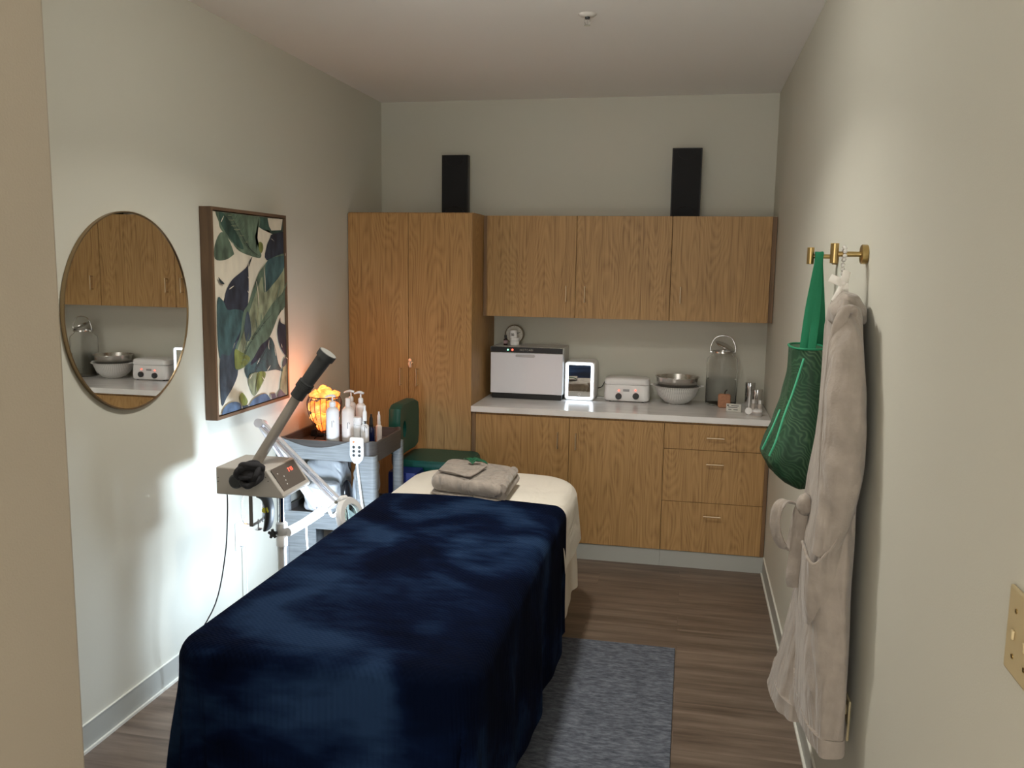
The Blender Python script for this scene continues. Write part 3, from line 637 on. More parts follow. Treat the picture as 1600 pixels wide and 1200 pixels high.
veins('pale', [z6(300,150),z6(400,320),z6(520,520)], (1,), 10, 6, .0014)
veins('sage', [z7(420,640),z7(500,420),z7(640,200),z7(760,60)], (1, -1), 9, 10, .0016)
veins('slate', [z7(560,690),z7(640,540),z7(740,330)], (1, -1), 9, 6, .0014)
for a in ([z6(800,850),z6(780,980),z6(740,1100)], [z6(900,800),z6(820,1000),z6(760,1120)], [z7(540,120),z7(560,260)], [z7(600,60),z7(590,240)], [z7(470,260),z7(430,430)]): stroke('sage', a, .005)
bmesh.ops.recalc_face_normals(bm, faces=bm.faces)
part('canvas', bm, mlist, t, label='white canvas with painted green and navy leaves')
# outlet with plug box on the left wall
a = at(366, 810, x=L); b = at(385, 862, x=L)
t = thing('wall_outlet', 'white outlet plate on the left wall behind the facial steamer', 'outlet', (L, (a.y+b.y)/2, b.z))
part('cover_plate', B(L+.0005, L+.007, a.y, a.y+.10, .395, .53), M_WHITE, t, bevel=.003)
part('plug', B(L+.007, L+.035, a.y+.03, a.y+.075, .41, .455), M_WHITE, t, bevel=.004)
bm = tube(BM(), [(L+.03, a.y+.05, .408), (L+.034, a.y+.048, .30), (L+.03, a.y+.05, .15), (L+.05, a.y+.06, .008)], .003, 8)
part('power_cord', bm, M_WHITE, t, smooth=True)
# right wall: outlet and switch
t = thing('wall_outlet', 'cream outlet plate low on the right wall beside the robe hem', 'outlet', (R, 2.42, .47))
mcr = mat('cream_plastic', (.70, .58, .34), .45)
part('cover_plate', B(R-.007, R-.0005, 2.385, 2.462, .475, .592), mcr, t, bevel=.003)
for z_ in (.505, .555): part('socket', B(R-.0095, R-.0071, 2.408, 2.440, z_-.012, z_+.016), mcr, t, bevel=.002)
t = thing('light_switch', 'cream multi-gang light switch plate on the near right wall', 'light switch', (R, 1.25, 1.19))
part('cover_plate', B(R-.007, R-.0005, 1.17, 1.328, 1.196, 1.322), mat('switch_plate', (.55, .45, .26), .45), t, bevel=.004)
for yy in (1.205, 1.250, 1.295): part('toggle', B(R-.012, R-.0072, yy-.004, yy+.004, 1.250, 1.264), MATS['switch_plate'], t, bevel=.002)
bm = BM()
for yy in (1.205, 1.250, 1.295):
    for zz in (1.225, 1.292): part('screw', cyl(BM(), (R-.007, yy, zz), (R-.0085, yy, zz), .0035, seg=10), M_BRASS, t)
# ================================================================== TREATMENT TABLE
TX0, TX1, TY0, TY1, TZ = -1.325, -.545, 2.02, 4.22, .69
t = thing('massage_table', 'padded treatment table under the navy blanket and white sheet', 'massage table', ((TX0+TX1)/2, 3.1, 0))
bm = rings(BM(), [[Vector(((TX0+TX1)/2+q[0]*k, (TY0+TY1)/2+q[1]*k, z)) for q in rrect(TX1-TX0, TY1-TY0, .12)] for z, k in ((TZ-.09, .985), (TZ-.08, 1), (TZ-.02, 1), (TZ-.002, .985))])
part('mattress', bm, mat('table_vinyl', (.55, .52, .47), .5), t, smooth=True)
part('frame', B(TX0+.06, TX1-.06, TY0+.1, TY1-.35, TZ-.16, TZ-.095), M_DGREY, t)
for x in (TX0+.09, TX1-.09):
    for y in (TY0+.14, TY1-.42): part('leg', B(x-.025, x+.025, y-.025, y+.025, .0105 if x > -1 else 0, TZ-.161), M_DGREY, t)
def drape(x0, x1, y0, y1, zt, cr, rr, flare, xa, xb, ya, yb, nx, ny, folds=.018, nf=17, ph=0., crown=.008, zmin=.02, hem=0):
    """cloth laid over a rounded rectangle; [xa,xb]x[ya,yb] is the cloth before it drops"""
    def pos(u, v):
        X = xa+(xb-xa)*u; Y = ya+(yb-ya)*v
        cx = min(max(X, x0+cr), x1-cr); cy = min(max(Y, y0+cr), y1-cr)
        du, dv = X-cx, Y-cy; s = math.hypot(du, dv)
        w_ = .5*math.sin(X*5+1)*math.sin(Y*3.1+ph)
        z = zt+crown*(1-((X-(x0+x1)/2)/((x1-x0)/2))**2)+.004*w_
        if s < 1e-6: return Vector((X, Y, z))
        nx_, ny_ = du/s, dv/s
        flat = cr-rr
        if s < flat: return Vector((X, Y, z))
        o = s-flat
        co2 = abs(2*nx_*ny_); o /= (1+.35*co2*co2) if o > rr else 1
        arc = rr*PI/2
        if o < arc:
            a = o/rr; hz = flat+rr*math.sin(a); dz = rr*(1-math.cos(a))
        else:
            e = o-arc; hz = flat+rr+flare*e; dz = rr+e
            ang = math.atan2(ny_, nx_); amp = folds*min(1, e/.35)*(1+1.6*co2)
            pr = (Y if abs(nx_) > abs(ny_) else X)
            hz += amp*(math.sin(pr*nf+ph)+.5*math.sin(pr*nf*1.9+2*ph)+.8*math.sin(ang*7+ph)*co2)*.6
        zz = z-dz
        if zz < zmin: hz += (zmin-zz)*.3; zz = zmin+.002*math.sin(X*40)
        return Vector((cx+nx_*hz, cy+ny_*hz, zz))
    return grid(BM(), nx, ny, pos)
# navy blanket material: plush with brushed nap patches and a fine waffle
def plush():
    m = mat('navy_plush', (.006, .016, .05), .95, spec=.05); nt = m.node_tree; N, K = nt.nodes, nt.links; b = N['Principled BSDF']
    tc = N.new('ShaderNodeTexCoord')
    n = N.new('ShaderNodeTexNoise'); n.inputs['Scale'].default_value = 2.6; n.inputs['Detail'].default_value = 2; n.inputs['Distortion'].default_value = .5; K.new(tc.outputs['Object'], n.inputs['Vector'])
    n2 = N.new('ShaderNodeTexNoise'); n2.inputs['Scale'].default_value = 30; n2.inputs['Detail'].default_value = 4
    mp = N.new('ShaderNodeMapping'); mp.inputs['Scale'].default_value = (.35, 1, 1); K.new(tc.outputs['Object'], mp.inputs[0]); K.new(mp.outputs[0], n2.inputs['Vector'])
    s = N.new('ShaderNodeMath'); s.operation = 'MULTIPLY_ADD'; s.inputs[1].default_value = .22; K.new(n2.outputs['Fac'], s.inputs[0]); K.new(n.outputs['Fac'], s.inputs[2])
    o = ramp(nt, s.outputs[0], [(.50, (.0010, .0030, .012)), (.60, (.0018, .0054, .021)), (.68, (.0065, .0165, .046)), (.76, (.013, .030, .072))])
    K.new(o, b.inputs['Base Color'])
    sx = N.new('ShaderNodeMapping'); sx.inputs['Scale'].default_value = (1, 1, 1); sx.inputs['Rotation'].default_value = (0, 0, .78); K.new(tc.outputs['Object'], sx.inputs[0])
    wv = N.new('ShaderNodeTexWave'); wv.inputs['Scale'].default_value = 26; K.new(sx.outputs[0], wv.inputs['Vector'])
    wv2 = N.new('ShaderNodeTexWave'); wv2.bands_direction = 'Y'; wv2.inputs['Scale'].default_value = 26; K.new(sx.outputs[0], wv2.inputs['Vector'])
    ad = N.new('ShaderNodeMath'); ad.operation = 'ADD'; K.new(wv.outputs['Fac'], ad.inputs[0]); K.new(wv2.outputs['Fac'], ad.inputs[1])
    bp = N.new('ShaderNodeBump'); bp.inputs['Strength'].default_value = .35; bp.inputs['Distance'].default_value = .003; K.new(ad.outputs[0], bp.inputs['Height']); K.new(bp.outputs[0], b.inputs['Normal'])
    return m
M_SHEET = mat('white_sheet', (.78, .73, .64), .9, bump=.5, bscale=90, sheen=.1)
# fitted white under-sheet with a long loose tail near the blanket edge
bm = drape(TX0-.012, TX1+.012, TY0-.01, TY1+.01, TZ+.008, .13, .035, .05, TX0-.42, TX1+.50, 3.575, TY1+.42, 60, 50, .012, 15, .6, .006, .05)
solo('fitted_sheet', bm, mat('cream_sheet', (.70, .63, .53), .9, bump=.3, bscale=120), 'long white under-sheet hanging low at the right of the table', 'sheet', smooth=True)
bm = drape(TX0-.03, TX1+.045, TY0, TY1+.03, TZ+.028, .20, .06, .10, TX0-.16, TX1+.27, 3.555, TY1+.25, 60, 54, .014, 11, 1.9, .010, .05)
solo('top_sheet', bm, M_SHEET, 'thick white cover across the head of the treatment table', 'sheet', smooth=True)
bm = drape(TX0-.035, TX1+.055, TY0-.05, 4.6, TZ+.046, .13, .055, .028, TX0-.50, TX1+.56, TY0-.68, 3.62, 120, 130, .018, 13, 2.4, .012, .03)
o = solo('navy_blanket', bm, plush(), 'plush navy blue blanket draped over the treatment table', 'blanket', smooth=True)
# folded robe on the table
gz = TZ+.042
M_ROBE = mat('grey_velour', (.33, .285, .245), .9, bump=.5, bscale=160, noise=.10, nscale=25, sheen=.25)
def wrinkle(m, sc, st, dist, scale=(1, 1, .3)):
    nt = m.node_tree; N, K = nt.nodes, nt.links; b = N['Principled BSDF']; old = b.inputs['Normal'].links[0].from_node if b.inputs['Normal'].links else None
    tc = N.new('ShaderNodeTexCoord'); mp = N.new('ShaderNodeMapping'); mp.inputs['Scale'].default_value = scale; mp.inputs['Rotation'].default_value = (.35, .2, 0); K.new(tc.outputs['Object'], mp.inputs[0])
    n = N.new('ShaderNodeTexNoise'); n.inputs['Scale'].default_value = sc; n.inputs['Detail'].default_value = 2; n.inputs['Distortion'].default_value = .8; K.new(mp.outputs[0], n.inputs['Vector'])
    bp = N.new('ShaderNodeBump'); bp.inputs['Strength'].default_value = st; bp.inputs['Distance'].default_value = dist; K.new(n.outputs['Fac'], bp.inputs['Height'])
    if old: K.new(bp.outputs[0], old.inputs['Normal'])
    else: K.new(bp.outputs[0], b.inputs['Normal'])
wrinkle(M_ROBE, 13, .9, .035)
wrinkle(M_SHEET, 7, .7, .03, (1, .5, 1))
TH = .098
tc_ = [at(668, 762, z=gz+.04), at(786, 775, z=gz+.04), at(805, 735, z=gz+.07), at(700, 722, z=gz+.06)]
cen = sum(tc_, Vector())/4
ex = ((tc_[1]-tc_[0])+(tc_[2]-tc_[3]))/2; ey = ((tc_[2]-tc_[1])+(tc_[3]-tc_[0]))/2
cen.z = gz
lw, lh = Vector((ex.x, ex.y, 0)), Vector((ey.x, ey.y, 0))
t = thing('folded_robe', 'folded grey velour robe lying on the white cover', 'folded robe', (cen.x, cen.y, gz))
def fold_layer(z0, z1, k=1.0, ph=0.):
    rs = []
    for i, f in enumerate((0, .08, .25, .5, .75, .92, 1)):
        bulge = 1-.10*abs(2*f-1)**3-.01
        sh = rrect(1.0*k*bulge, 1.0*k*bulge, .10, 6)
        rs.append([Vector((cen.x, cen.y, z0+(z1-z0)*f))+lw*(q[0]*(1+.015*math.sin(9*q[1]+ph)))+lh*(q[1]*(1+.02*math.sin(8*q[0]+ph+f)))+Vector((0, 0, .006*math.sin(7*q[0]+ph)*f)) for q in sh])
    return rings(BM(), rs)
part('lower_fold', fold_layer(gz, gz+TH*.24, .97, .3), M_ROBE, t, smooth=True, sub=1)
part('upper_fold', fold_layer(gz+TH*.20, gz+TH, 1.0, 2.1), M_ROBE, t, smooth=True, sub=1)
bm = BM()
def roll(a, b, r): tube(bm, [cen+lw*a[0]+lh*a[1]+Vector((0, 0, a[2])), cen+lw*(a[0]+b[0])/2+lh*(a[1]+b[1])/2+Vector((0, 0, (a[2]+b[2])/2+.004)), cen+lw*b[0]+lh*b[1]+Vector((0, 0, b[2]))], r, 10)
roll((.46, -.40, .030), (.50, .44, .035), .024); roll((.47, -.42, .066), (.49, .40, .072), .022)
part('side_rolls', bm, M_ROBE, t, smooth=True)
zz = gz+TH+.003
P = [cen+lw*q[0]+lh*q[1] for q in ((-.40, -.34), (.06, -.44), (.16, .10), (-.24, .20))]
for q in P: q.z = zz-.002
part('pocket', prism(BM(), P, (0, 0, .007)), M_ROBE, t, bevel=.003)
bm = BM(); tube(bm, [P[0]+Vector((0, 0, .006)), (P[0]+P[1])/2+Vector((0, 0, .007)), P[1]+Vector((0, 0, .006)), P[2]+Vector((0, 0, .006))], .0022, 6, 3)
part('pocket_seam', bm, mat('seam_dark', (.16, .13, .11), .9), t)  # seam coloured darker than the robe
lf = at(737, 722, z=zz+.01); t = thing('leaf_sprig', 'small dark green leaf on top of the folded robe', 'leaf', (lf.x, lf.y, zz))
mg = mat('leaf_green', (.012, .11, .055), .4)
for a0, ln in ((-.25, .085), (1.0, .06), (2.5, .06), (-1.2, .05)):
    dx = Vector((math.cos(a0), math.sin(a0)*1.1, 0)); n_ = Vector((-dx.y, dx.x, 0))
    bm = grid(BM(), 7, 5, lambda u, v: Vector((lf.x, lf.y, zz+.009))+dx*ln*u+n_*(v-.5)*.036*math.sin(PI*min(1, u*.92+.06))+Vector((0, 0, .010*math.sin(PI*u)+abs(v-.5)*.012)))
    o = part('leaflet', bm, mg, t, smooth=True); so = o.modifiers.new('s', 'SOLIDIFY'); so.thickness = .0012
# rug
def rugmat():
    m = mat('rug_heather', (.08, .09, .11), .95, bump=.8, bscale=350); nt = m.node_tree; N, K = nt.nodes, nt.links; b = N['Principled BSDF']
    tc = N.new('ShaderNodeTexCoord'); mp = N.new('ShaderNodeMapping'); mp.inputs['Scale'].default_value = (.35, 1, 1); K.new(tc.outputs['Object'], mp.inputs[0])
    n = N.new('ShaderNodeTexNoise'); n.inputs['Scale'].default_value = 70; n.inputs['Detail'].default_value = 6; n.inputs['Roughness'].default_value = .7; K.new(mp.outputs[0], n.inputs['Vector'])
    K.new(ramp(nt, n.outputs['Fac'], [(.3, (.035, .042, .055)), (.5, (.10, .112, .14)), (.7, (.20, .215, .25))]), b.inputs['Base Color']); return m
ra, rb = at(1055, 1013, z=.01), at(885, 992, z=.01)
solo('rug', B(-1.0, ra.x, 1.25, ra.y+.005, .001, .010), rugmat(), 'dark heather blue-grey rug on the floor beside the table', 'rug', bevel=.003)
# ================================================================== FACIAL STEAMER
YS = 3.14
pb = at(440, 830, y=3.26); PXs, PYs = pb.x, 3.26
t = thing('facial_steamer', 'grey facial steamer on a chrome stand with a long pipe', 'facial steamer', (PXs, PYs, 0))
q0 = [at(338, 772, y=YS), at(337, 731, y=YS), at(416, 733, y=YS), at(443, 772, y=YS)]
zb_, zt_ = q0[0].z, (q0[1].z+q0[2].z)/2
xa_, xb_, xc_ = q0[0].x, q0[2].x, q0[3].x
prof = [Vector((xa_, YS, zb_)), Vector((xc_, YS, zb_)), Vector((xc_+.004, YS, zb_+.012)), Vector((xb_, YS, zt_)), Vector((xa_, YS, zt_))]
DY = .245
box_o = part('housing', prism(BM(), prof, (0, DY, 0)), M_GREYP, t, bevel=.006, bseg=3)
sl = Vector((xb_-xc_, 0, zt_-zb_-.006)).normalized(); nr = Vector((sl.z, 0, -sl.x))
oc = Vector((xc_+.004, YS, zb_+.010)); ls = math.hypot(xb_-xc_, zt_-zb_)
def sp_(u, v, o=.0): return oc+sl*(ls*u)+Vector((0, DY*v, 0))+nr*o
pd = part('control_panel', prism(BM(), [sp_(.14, .07, .0), sp_(.90, .07, .0), sp_(.90, .90, .0), sp_(.14, .90, .0)], nr*.0025), mat('panel_taupe', (.14, .12, .105), .4), t, bevel=.001)
bm = text_bm('7 15', .023, sp_(.66, .62, .0035), (0, 1, 0), sl, .0005, 1.0)
part('digits', bm, M_RED, pd, label='glowing red digits')
bm = BM()
for u, v in ((.55, .32), (.42, .30), (.30, .28), (.70, .18)): cyl(bm, sp_(u, v, .0024), sp_(u, v, .0036), .003, seg=8)
part('buttons', bm, M_WHITE, pd)
kn = at(371, 751, y=YS)
part('knob', lathe(BM(), [(.030, 0), (.030, .016), (.024, .022), (.001, .022)], (kn.x, YS, kn.z), (0, -1, 0), 28), M_DGREY, t, smooth=True)
bm = BM()
for px_, py_ in ((341, 746), (341, 752), (415, 746), (419, 752)):
    s_ = at(px_, py_, y=YS); cyl(bm, (s_.x, YS+.001, s_.z), (s_.x, YS-.0015, s_.z), .0022, seg=8)
part('screws', bm, M_DGREY, t)
# pipe: starts on the housing top
A = at(398, 727, y=YS+.07); Bp = at(466, 617, y=YS+.10); Cp = at(478, 597, y=YS+.105); Dp = at(482, 590, y=YS+.105); Ep = at(506, 561, y=YS+.115)
rp_ = .0215
part('pipe', cyl(BM(), A, Bp, rp_, rp_*.95, 28), mat('pipe_taupe', (.36, .325, .285), .5), t, smooth=True)
dirn = (Ep-Bp).normalized()
bm = BM(); cyl(bm, Bp-dirn*.012, Bp+dirn*.030, .029, .029, 28)
for k in range(5): cyl(bm, Bp+dirn*(.031+.007*k), Bp+dirn*(.036+.007*k), .0335, .0335, 28); cyl(bm, Bp+dirn*(.0355+.007*k), Bp+dirn*(.0385+.007*k), .030, .030, 28)
part('grip', bm, M_DGREY, t, smooth=True, label='dark ribbed grip')
L1 = (Ep-Bp).length
bm = cyl(BM(), Bp+dirn*.066, Bp+dirn*(L1+.004), .028, .032, 28); cyl(bm, Bp+dirn*(L1+.004), Bp+dirn*(L1+.030), .038, .039, 32)
nz = part('nozzle', bm, M_DGREY, t, smooth=True)
part('nozzle_face', cyl(BM(), Bp+dirn*(L1+.029), Bp+dirn*(L1+.032), .036, .036, 32), mat('nozzle_grey', (.30, .30, .28), .6), nz)
# knotted dark cloth round the pipe foot
mk = mat('charcoal_cloth', (.030, .030, .034), .9, bump=.5, bscale=120)
kc = at(391, 738, y=YS-.02); bm = BM()
for i, (rx, rz, tilt, dz) in enumerate(((.048, .034, .5, .0), (.044, .040, -.4, -.006), (.050, .026, .15, .012), (.040, .036, 1.1, -.012))):
    pts = []
    for k in range(12):
        q = 2*PI*k/12; x = rx*math.cos(q); z = rz*math.sin(q)
        pts.append((kc.x+x*math.cos(tilt)-z*math.sin(tilt), kc.y-.012+.022*math.sin(q*2+i), kc.z+dz+x*math.sin(tilt)+z*math.cos(tilt)))
    tube(bm, pts, [.013, .011], 10, 3, closed=True)
blob(bm, (kc.x, kc.y-.006, kc.z), .036, 2, .2, 3)
part('cloth_wrap', bm, mk, t, smooth=True, label='charcoal cloth knotted round the pipe foot')
# water jar and bracket under the housing
jz = at(395, 796, y=YS+.09); jx_ = jz.x
zj0, zj1 = at(395, 818, y=YS+.09).z, zb_-.001
part('water_jar', lathe(BM(), [(.022, 0), (.042, .008), (.046, .03), (.046, (zj1-zj0)*.7), (.034, zj1-zj0-.006), (.034, zj1-zj0), (.031, zj1-zj0), (.031, zj1-zj0-.007), (.043, (zj1-zj0)*.68), (.043, .03), (.038, .011), (.001, .004)], (jx_, YS+.09, zj0), seg=32), M_GLASS, t, smooth=True)
cj = at(413, 797, y=YS+.06); hj = (zj1-zj0)/2
bm = BM(); tube(bm, [(cj.x-.015, cj.y, cj.z+hj*.9), (cj.x+.012, cj.y-.004, cj.z+hj*.75), (cj.x+.026, cj.y-.006, cj.z+.01), (cj.x+.022, cj.y-.004, cj.z-hj*.6), (cj.x+.012, cj.y, cj.z-hj*1.1)], [.010, .016, .017, .016, .010], 12, flat=((0, 1, 0), .032))
jg = part('jar_guard', bm, M_DGREY, t, smooth=True)
part('warning_label', tube(BM(), [(cj.x+.008, cj.y-.033, cj.z+.012), (cj.x+.02, cj.y-.037, cj.z+.010), (cj.x+.034, cj.y-.034, cj.z+.013)], .0012, 6, flat=((0, 0, 1), .012)), mat('yellow_label', (.62, .60, .03), .5), jg, label='yellow label')
g0 = at(391, 774, y=YS+.03); g1 = at(391, 822, y=YS+.03)
bm = BM(); box(bm, g0.x-.007, g0.x+.008, YS+.030, YS+.034, g1.z, zb_-.0005); box(bm, g0.x-.007, g0.x+.008, YS+.030, YS+.155, g1.z-.002, g1.z+.002); box(bm, g0.x-.007, g0.x+.008, YS+.151, YS+.155, g1.z, zb_-.0005)
part('bracket', bm, mat('bracket_grey', (.16, .15, .14), .4), t)
ts = at(404, 829, y=YS+.09)
bm = cyl(BM(), (g0.x, YS+.09, g1.z-.03), (g0.x, YS+.09, g1.z+.012), .003, seg=8); lathe(bm, [(.004, 0), (.016, .004), (.016, .008), (.004, .012)], (g0.x, YS+.09, g1.z-.036), seg=16)
part('thumb_screw', bm, M_CHROME, t, smooth=True)
# stand
part('pole', cyl(BM(), (PXs, PYs, .10), (PXs, PYs, zb_-.0005), .0125, seg=20), M_CHROME, t, smooth=True, label='chrome pole')
z_c = at(440, 835, y=PYs).z
part('outer_sleeve', cyl(BM(), (PXs, PYs, .10), (PXs, PYs, z_c-.02), .019, seg=24), mat('sleeve_white', (.70, .70, .68), .3), t, smooth=True)
cl = part('clamp_collar', lathe(BM(), [(.020, -.05), (.024, -.048), (.024, -.005), (.021, 0), (.024, .004), (.024, .05), (.019, .054)], (PXs, PYs, z_c), seg=24), M_WHITE, t, smooth=True)
ks = at(428, 833, y=PYs-.02); bm = BM()
for k in range(5):
    q = 2*PI*k/5+.4; cyl(bm, (ks.x, PYs-.03, ks.z), (ks.x+.020*math.cos(q), PYs-.03, ks.z+.020*math.sin(q)), .008, .006, 10)
cyl(bm, (ks.x, PYs-.038, ks.z), (ks.x, PYs-.022, ks.z), .011, seg=14); cyl(bm, (ks.x, PYs-.025, ks.z), (PXs-.022, PYs, z_c), .004, seg=8)
part('star_knob', bm, M_DGREY, cl, smooth=True)
part('base_hub', lathe(BM(), [(.05, 0), (.055, .01), (.045, .035), (.022, .05)], (PXs, PYs, .055), seg=24), M_WHITE, t, smooth=True)
for k in range(5):
    q = 2*PI*k/5+.3; ex_ = Vector((PXs+.24*math.cos(q), PYs+.24*math.sin(q), .075))
    lg = part('leg', tube(BM(), [(PXs+.03*math.cos(q), PYs+.03*math.sin(q), .085), (PXs+.14*math.cos(q), PYs+.14*math.sin(q), .085), ex_], [.018, .014, .011], 10), M_WHITE, t, smooth=True)
    bm = cyl(BM(), (ex_.x-.01, ex_.y, .0255), (ex_.x+.01, ex_.y, .0255), .025, seg=20); cyl(bm, (ex_.x, ex_.y, .03), (ex_.x, ex_.y, .07), .006, seg=8)
    part('caster', bm, M_DGREY, lg, smooth=True)
c0 = at(343, 776, y=YS+.05)
bm = tube(BM(), [(xa_+.02, YS+.05, zb_-.001), (xa_+.018, YS+.05, zb_-.10), (xa_+.008, YS+.04, .55), (xa_-.02, YS, .35), (L+.10, YS-.05, .15), (L+.12, YS-.04, .008), (L+.16, YS+.1, .006)], .0028, 8)
part('power_cord', bm, M_BLACK, t, smooth=True)
# ------------------------------------------------ magnifier lamp
e1 = at(500, 800, y=3.56); e2 = at(409, 665, y=3.60); e3 = at(528, 783, y=3.44)
start = Vector((PXs+.026, PYs, z_c+.012))
t = thing('magnifier_lamp', 'white ring magnifier lamp on jointed arms beside the steamer', 'lamp', (start.x, start.y, start.z))
ml_ = mat('lamp_white', (.80, .80, .80), .35)
part('boom', tube(BM(), [start, (start+e1)/2+Vector((0, 0, -.004)), e1], [.020, .019, .021], 14), ml_, t, smooth=True)
part('elbow_joint', tube(BM(), [e1+Vector((-.01, -.012, -.01)), e1+Vector((.018, 0, .012)), e1+Vector((.024, .004, .022))], .014, 10), ml_, t, smooth=True)
def arm(a, b, gap):
    d_ = (b-a).normalized(); vv = Vector((0, 1, 0)); pr_ = d_.cross(vv).normalized(); bm = BM()
    for s in (-1, 1): tube(bm, [a+pr_*gap*s, b+pr_*gap*s], .0065, 8, 0, flat=(vv, .009))
    for k in range(7):
        c = a+(b-a)*(.12+.76*k/6)
    tube(bm, [a+d_*.03, b-d_*.03], .003, 8, 0)
    return bm
mc_ = mat('arm_lilac_white', (.62, .62, .66), .3)
part('lower_arm', arm(e1, e2, .012), mc_, t, smooth=True)
e2b = at(406, 660, y=3.54)
part('arm_joint', cyl(BM(), e2+Vector((0, .016, .004)), e2b+Vector((0, -.016, 0)), .020, seg=20), mat('joint_clear', (.55, .55, .60), .2), t, smooth=True)
part('upper_arm', arm(e2b, e3, .013), mc_, t, smooth=True)
# ring head
u_ = Vector((0, 0, 1)); u_ = (u_-RING_N*u_.dot(RING_N)).normalized(); v_ = RING_N.cross(u_)
ro, ri = .092, .060
hd = part('lamp_ring', lathe(BM(), [(ri, -.014), (ro-.006, -.014), (ro, -.006), (ro, .010), (ro-.004, .014), (ri, .014), (ri, -.014)], RING_C, RING_N, 48, caps=False), ml_, t, smooth=True)
part('magnifier_lens', lathe(BM(), [(.001, -.006), (ri-.004, -.002), (ri-.001, 0), (ri-.004, .002), (.001, .006)], RING_C, RING_N, 40), mat('lens_green', (.78, .95, .88), .02, trans=1, ior=1.25), hd, smooth=True)
part('light_strip', lathe(BM(), [(ri+.006, .0145), (ro-.010, .0145), (ro-.010, .017), (ri+.006, .017), (ri+.006, .0145)], RING_C, RING_N, 48, caps=False), mat('ring_led', (1, 1, 1), .5, emit=(.8, .92, 1), estr=20), hd)
top = RING_C+u_*ro
part('head_yoke', tube(BM(), [e3, (e3+top)/2+Vector((.004, -.01, .006)), top-u_*.004], [.008, .013, .016], 10), ml_, t, smooth=True)
part('hinge', cyl(BM(), e3+Vector((0, -.02, 0)), e3+Vector((0, .014, 0)), .008, seg=14), M_CHROME, t, smooth=True)
h0 = at(526, 792, y=3.385); bm = tube(BM(), [top+Vector((-.01, -.01, -.006)), at(519, 790, y=3.42), at(514, 798, y=3.42), at(521, 806, y=3.42), RING_C+u_*(ro-.03)-v_*.04], .006, 8)
part('handle_loop', bm, ml_, hd, smooth=True)
w0 = at(478, 826, y=3.47); bm = tube(BM(), [(w0.x, 3.47, w0.z+.02), (w0.x+.003, 3.475, w0.z-.10), (w0.x+.02, 3.48, .30), (w0.x+.05, 3.49, .12)], .005, 8)
part('lamp_cord', bm, M_WHITE, t, smooth=True)
# ================================================================== UTILITY CART
KX0, KX1, KY0, KY1 = L+.025, -1.530, 4.05, 4.50
ZT2 = .868; ZF = .815
t = thing('utility_cart', 'grey wood-look plastic service cart in front of the left wall', 'cart', ((KX0+KX1)/2, (KY0+KY1)/2, 0))
mc = mat('cart_grey', (.24, .26, .275), .5, noise=.22, nscale=22, stretch=(.35, .35, 6), bump=.15, bscale=80)
mcd = mat('cart_dark', (.075, .068, .065), .45, noise=.2, nscale=25, stretch=(.3, .3, 5))
cxk, cyk, wk, dk = (KX0+KX1)/2, (KY0+KY1)/2, KX1-KX0, KY1-KY0
def tray(zbot, zlip, dip, floor_z):
    bm = BM(); O = rrect(wk, dk, .05, 5); I = rrect(wk-.024, dk-.024, .04, 5); n = len(O)
    def lipz(q):
        a = min(1, abs(q[0])/(wk/2)); b = min(1, abs(q[1])/(dk/2))
        k = min(a, b); return zlip-dip*(1-k**1.6)
    rs = [[Vector((cxk+O[i][0], cyk+O[i][1], zbot)), Vector((cxk+O[i][0], cyk+O[i][1], lipz(O[i]))), Vector((cxk+I[i][0], cyk+I[i][1], lipz(O[i]))), Vector((cxk+I[i][0], cyk+I[i][1], floor_z)), ] for i in range(n)]
    V = [[bm.verts.new(p) for p in r] for r in rs]
    for i in range(n):
        for j in range(3): bm.faces.new((V[i][j], V[(i+1) % n][j], V[(i+1) % n][j+1], V[i][j+1]))
    bm.faces.new([V[i][3] for i in range(n)]); bm.faces.new([V[i][0] for i in range(n)][::-1])
    return bm
part('top_tray', tray(.765, ZT2+.012, .045, ZF), mcd, t, smooth=True)
part('front_panel', prism(BM(), [(KX0+.012+ (wk-.13)*u, KY0-.004, .768+z) for u, z in [(0, 0), (1, 0)]+[(1-k/12, .108-.046*math.sin(PI*k/12)) for k in range(13)]], (0, .0035, 0)), mc, t)
part('middle_shelf', tray(.405, .49, .012, .455), mcd, t, smooth=True)
part('front_panel', B(KX0+.012, KX1-.10, KY0-.004, KY0-.0005, .402, .488), mc, t)
part('bottom_shelf', tray(.07, .13, .01, .10), mcd, t, smooth=True)
def cleg(x0, x1, y0, y1): 
    cx, cy = (x0+x1)/2, (y0+y1)/2
    rs = [[Vector((cx+q[0], cy+q[1], z)) for q in rrect(x1-x0, y1-y0, min(x1-x0, y1-y0)*.35, 4)] for z in (.05, .80)]
    return rings(BM(), rs)
part('leg', cleg(KX1-.105, KX1+.004, KY0-.006, KY0+.05), mc, t, smooth=True)
part('leg', cleg(KX0-.004, KX0+.05, KY0-.006, KY0+.05), mc, t, smooth=True)
part('leg', cleg(KX1-.05, KX1+.004, KY1-.05, KY1+.004), mc, t, smooth=True)
part('leg', cleg(KX0-.004, KX0+.05, KY1-.05, KY1+.004), mc, t, smooth=True)
part('back_panel', B(KX0+.03, KX0+.22, KY1-.020, KY1-.004, .49, .765), mcd, t, bevel=.004)
part('lower_panel', B(KX0+.05, KX0+.20, KY0+.004, KY0+.010, .13, .405), mc, t)
for x in (KX0+.04, KX1-.05):
    for y in (KY0+.04, KY1-.04): part('caster', cyl(BM(), (x-.011, y, .0255), (x+.011, y, .0255), .025, seg=20), M_BLACK, t, smooth=True)
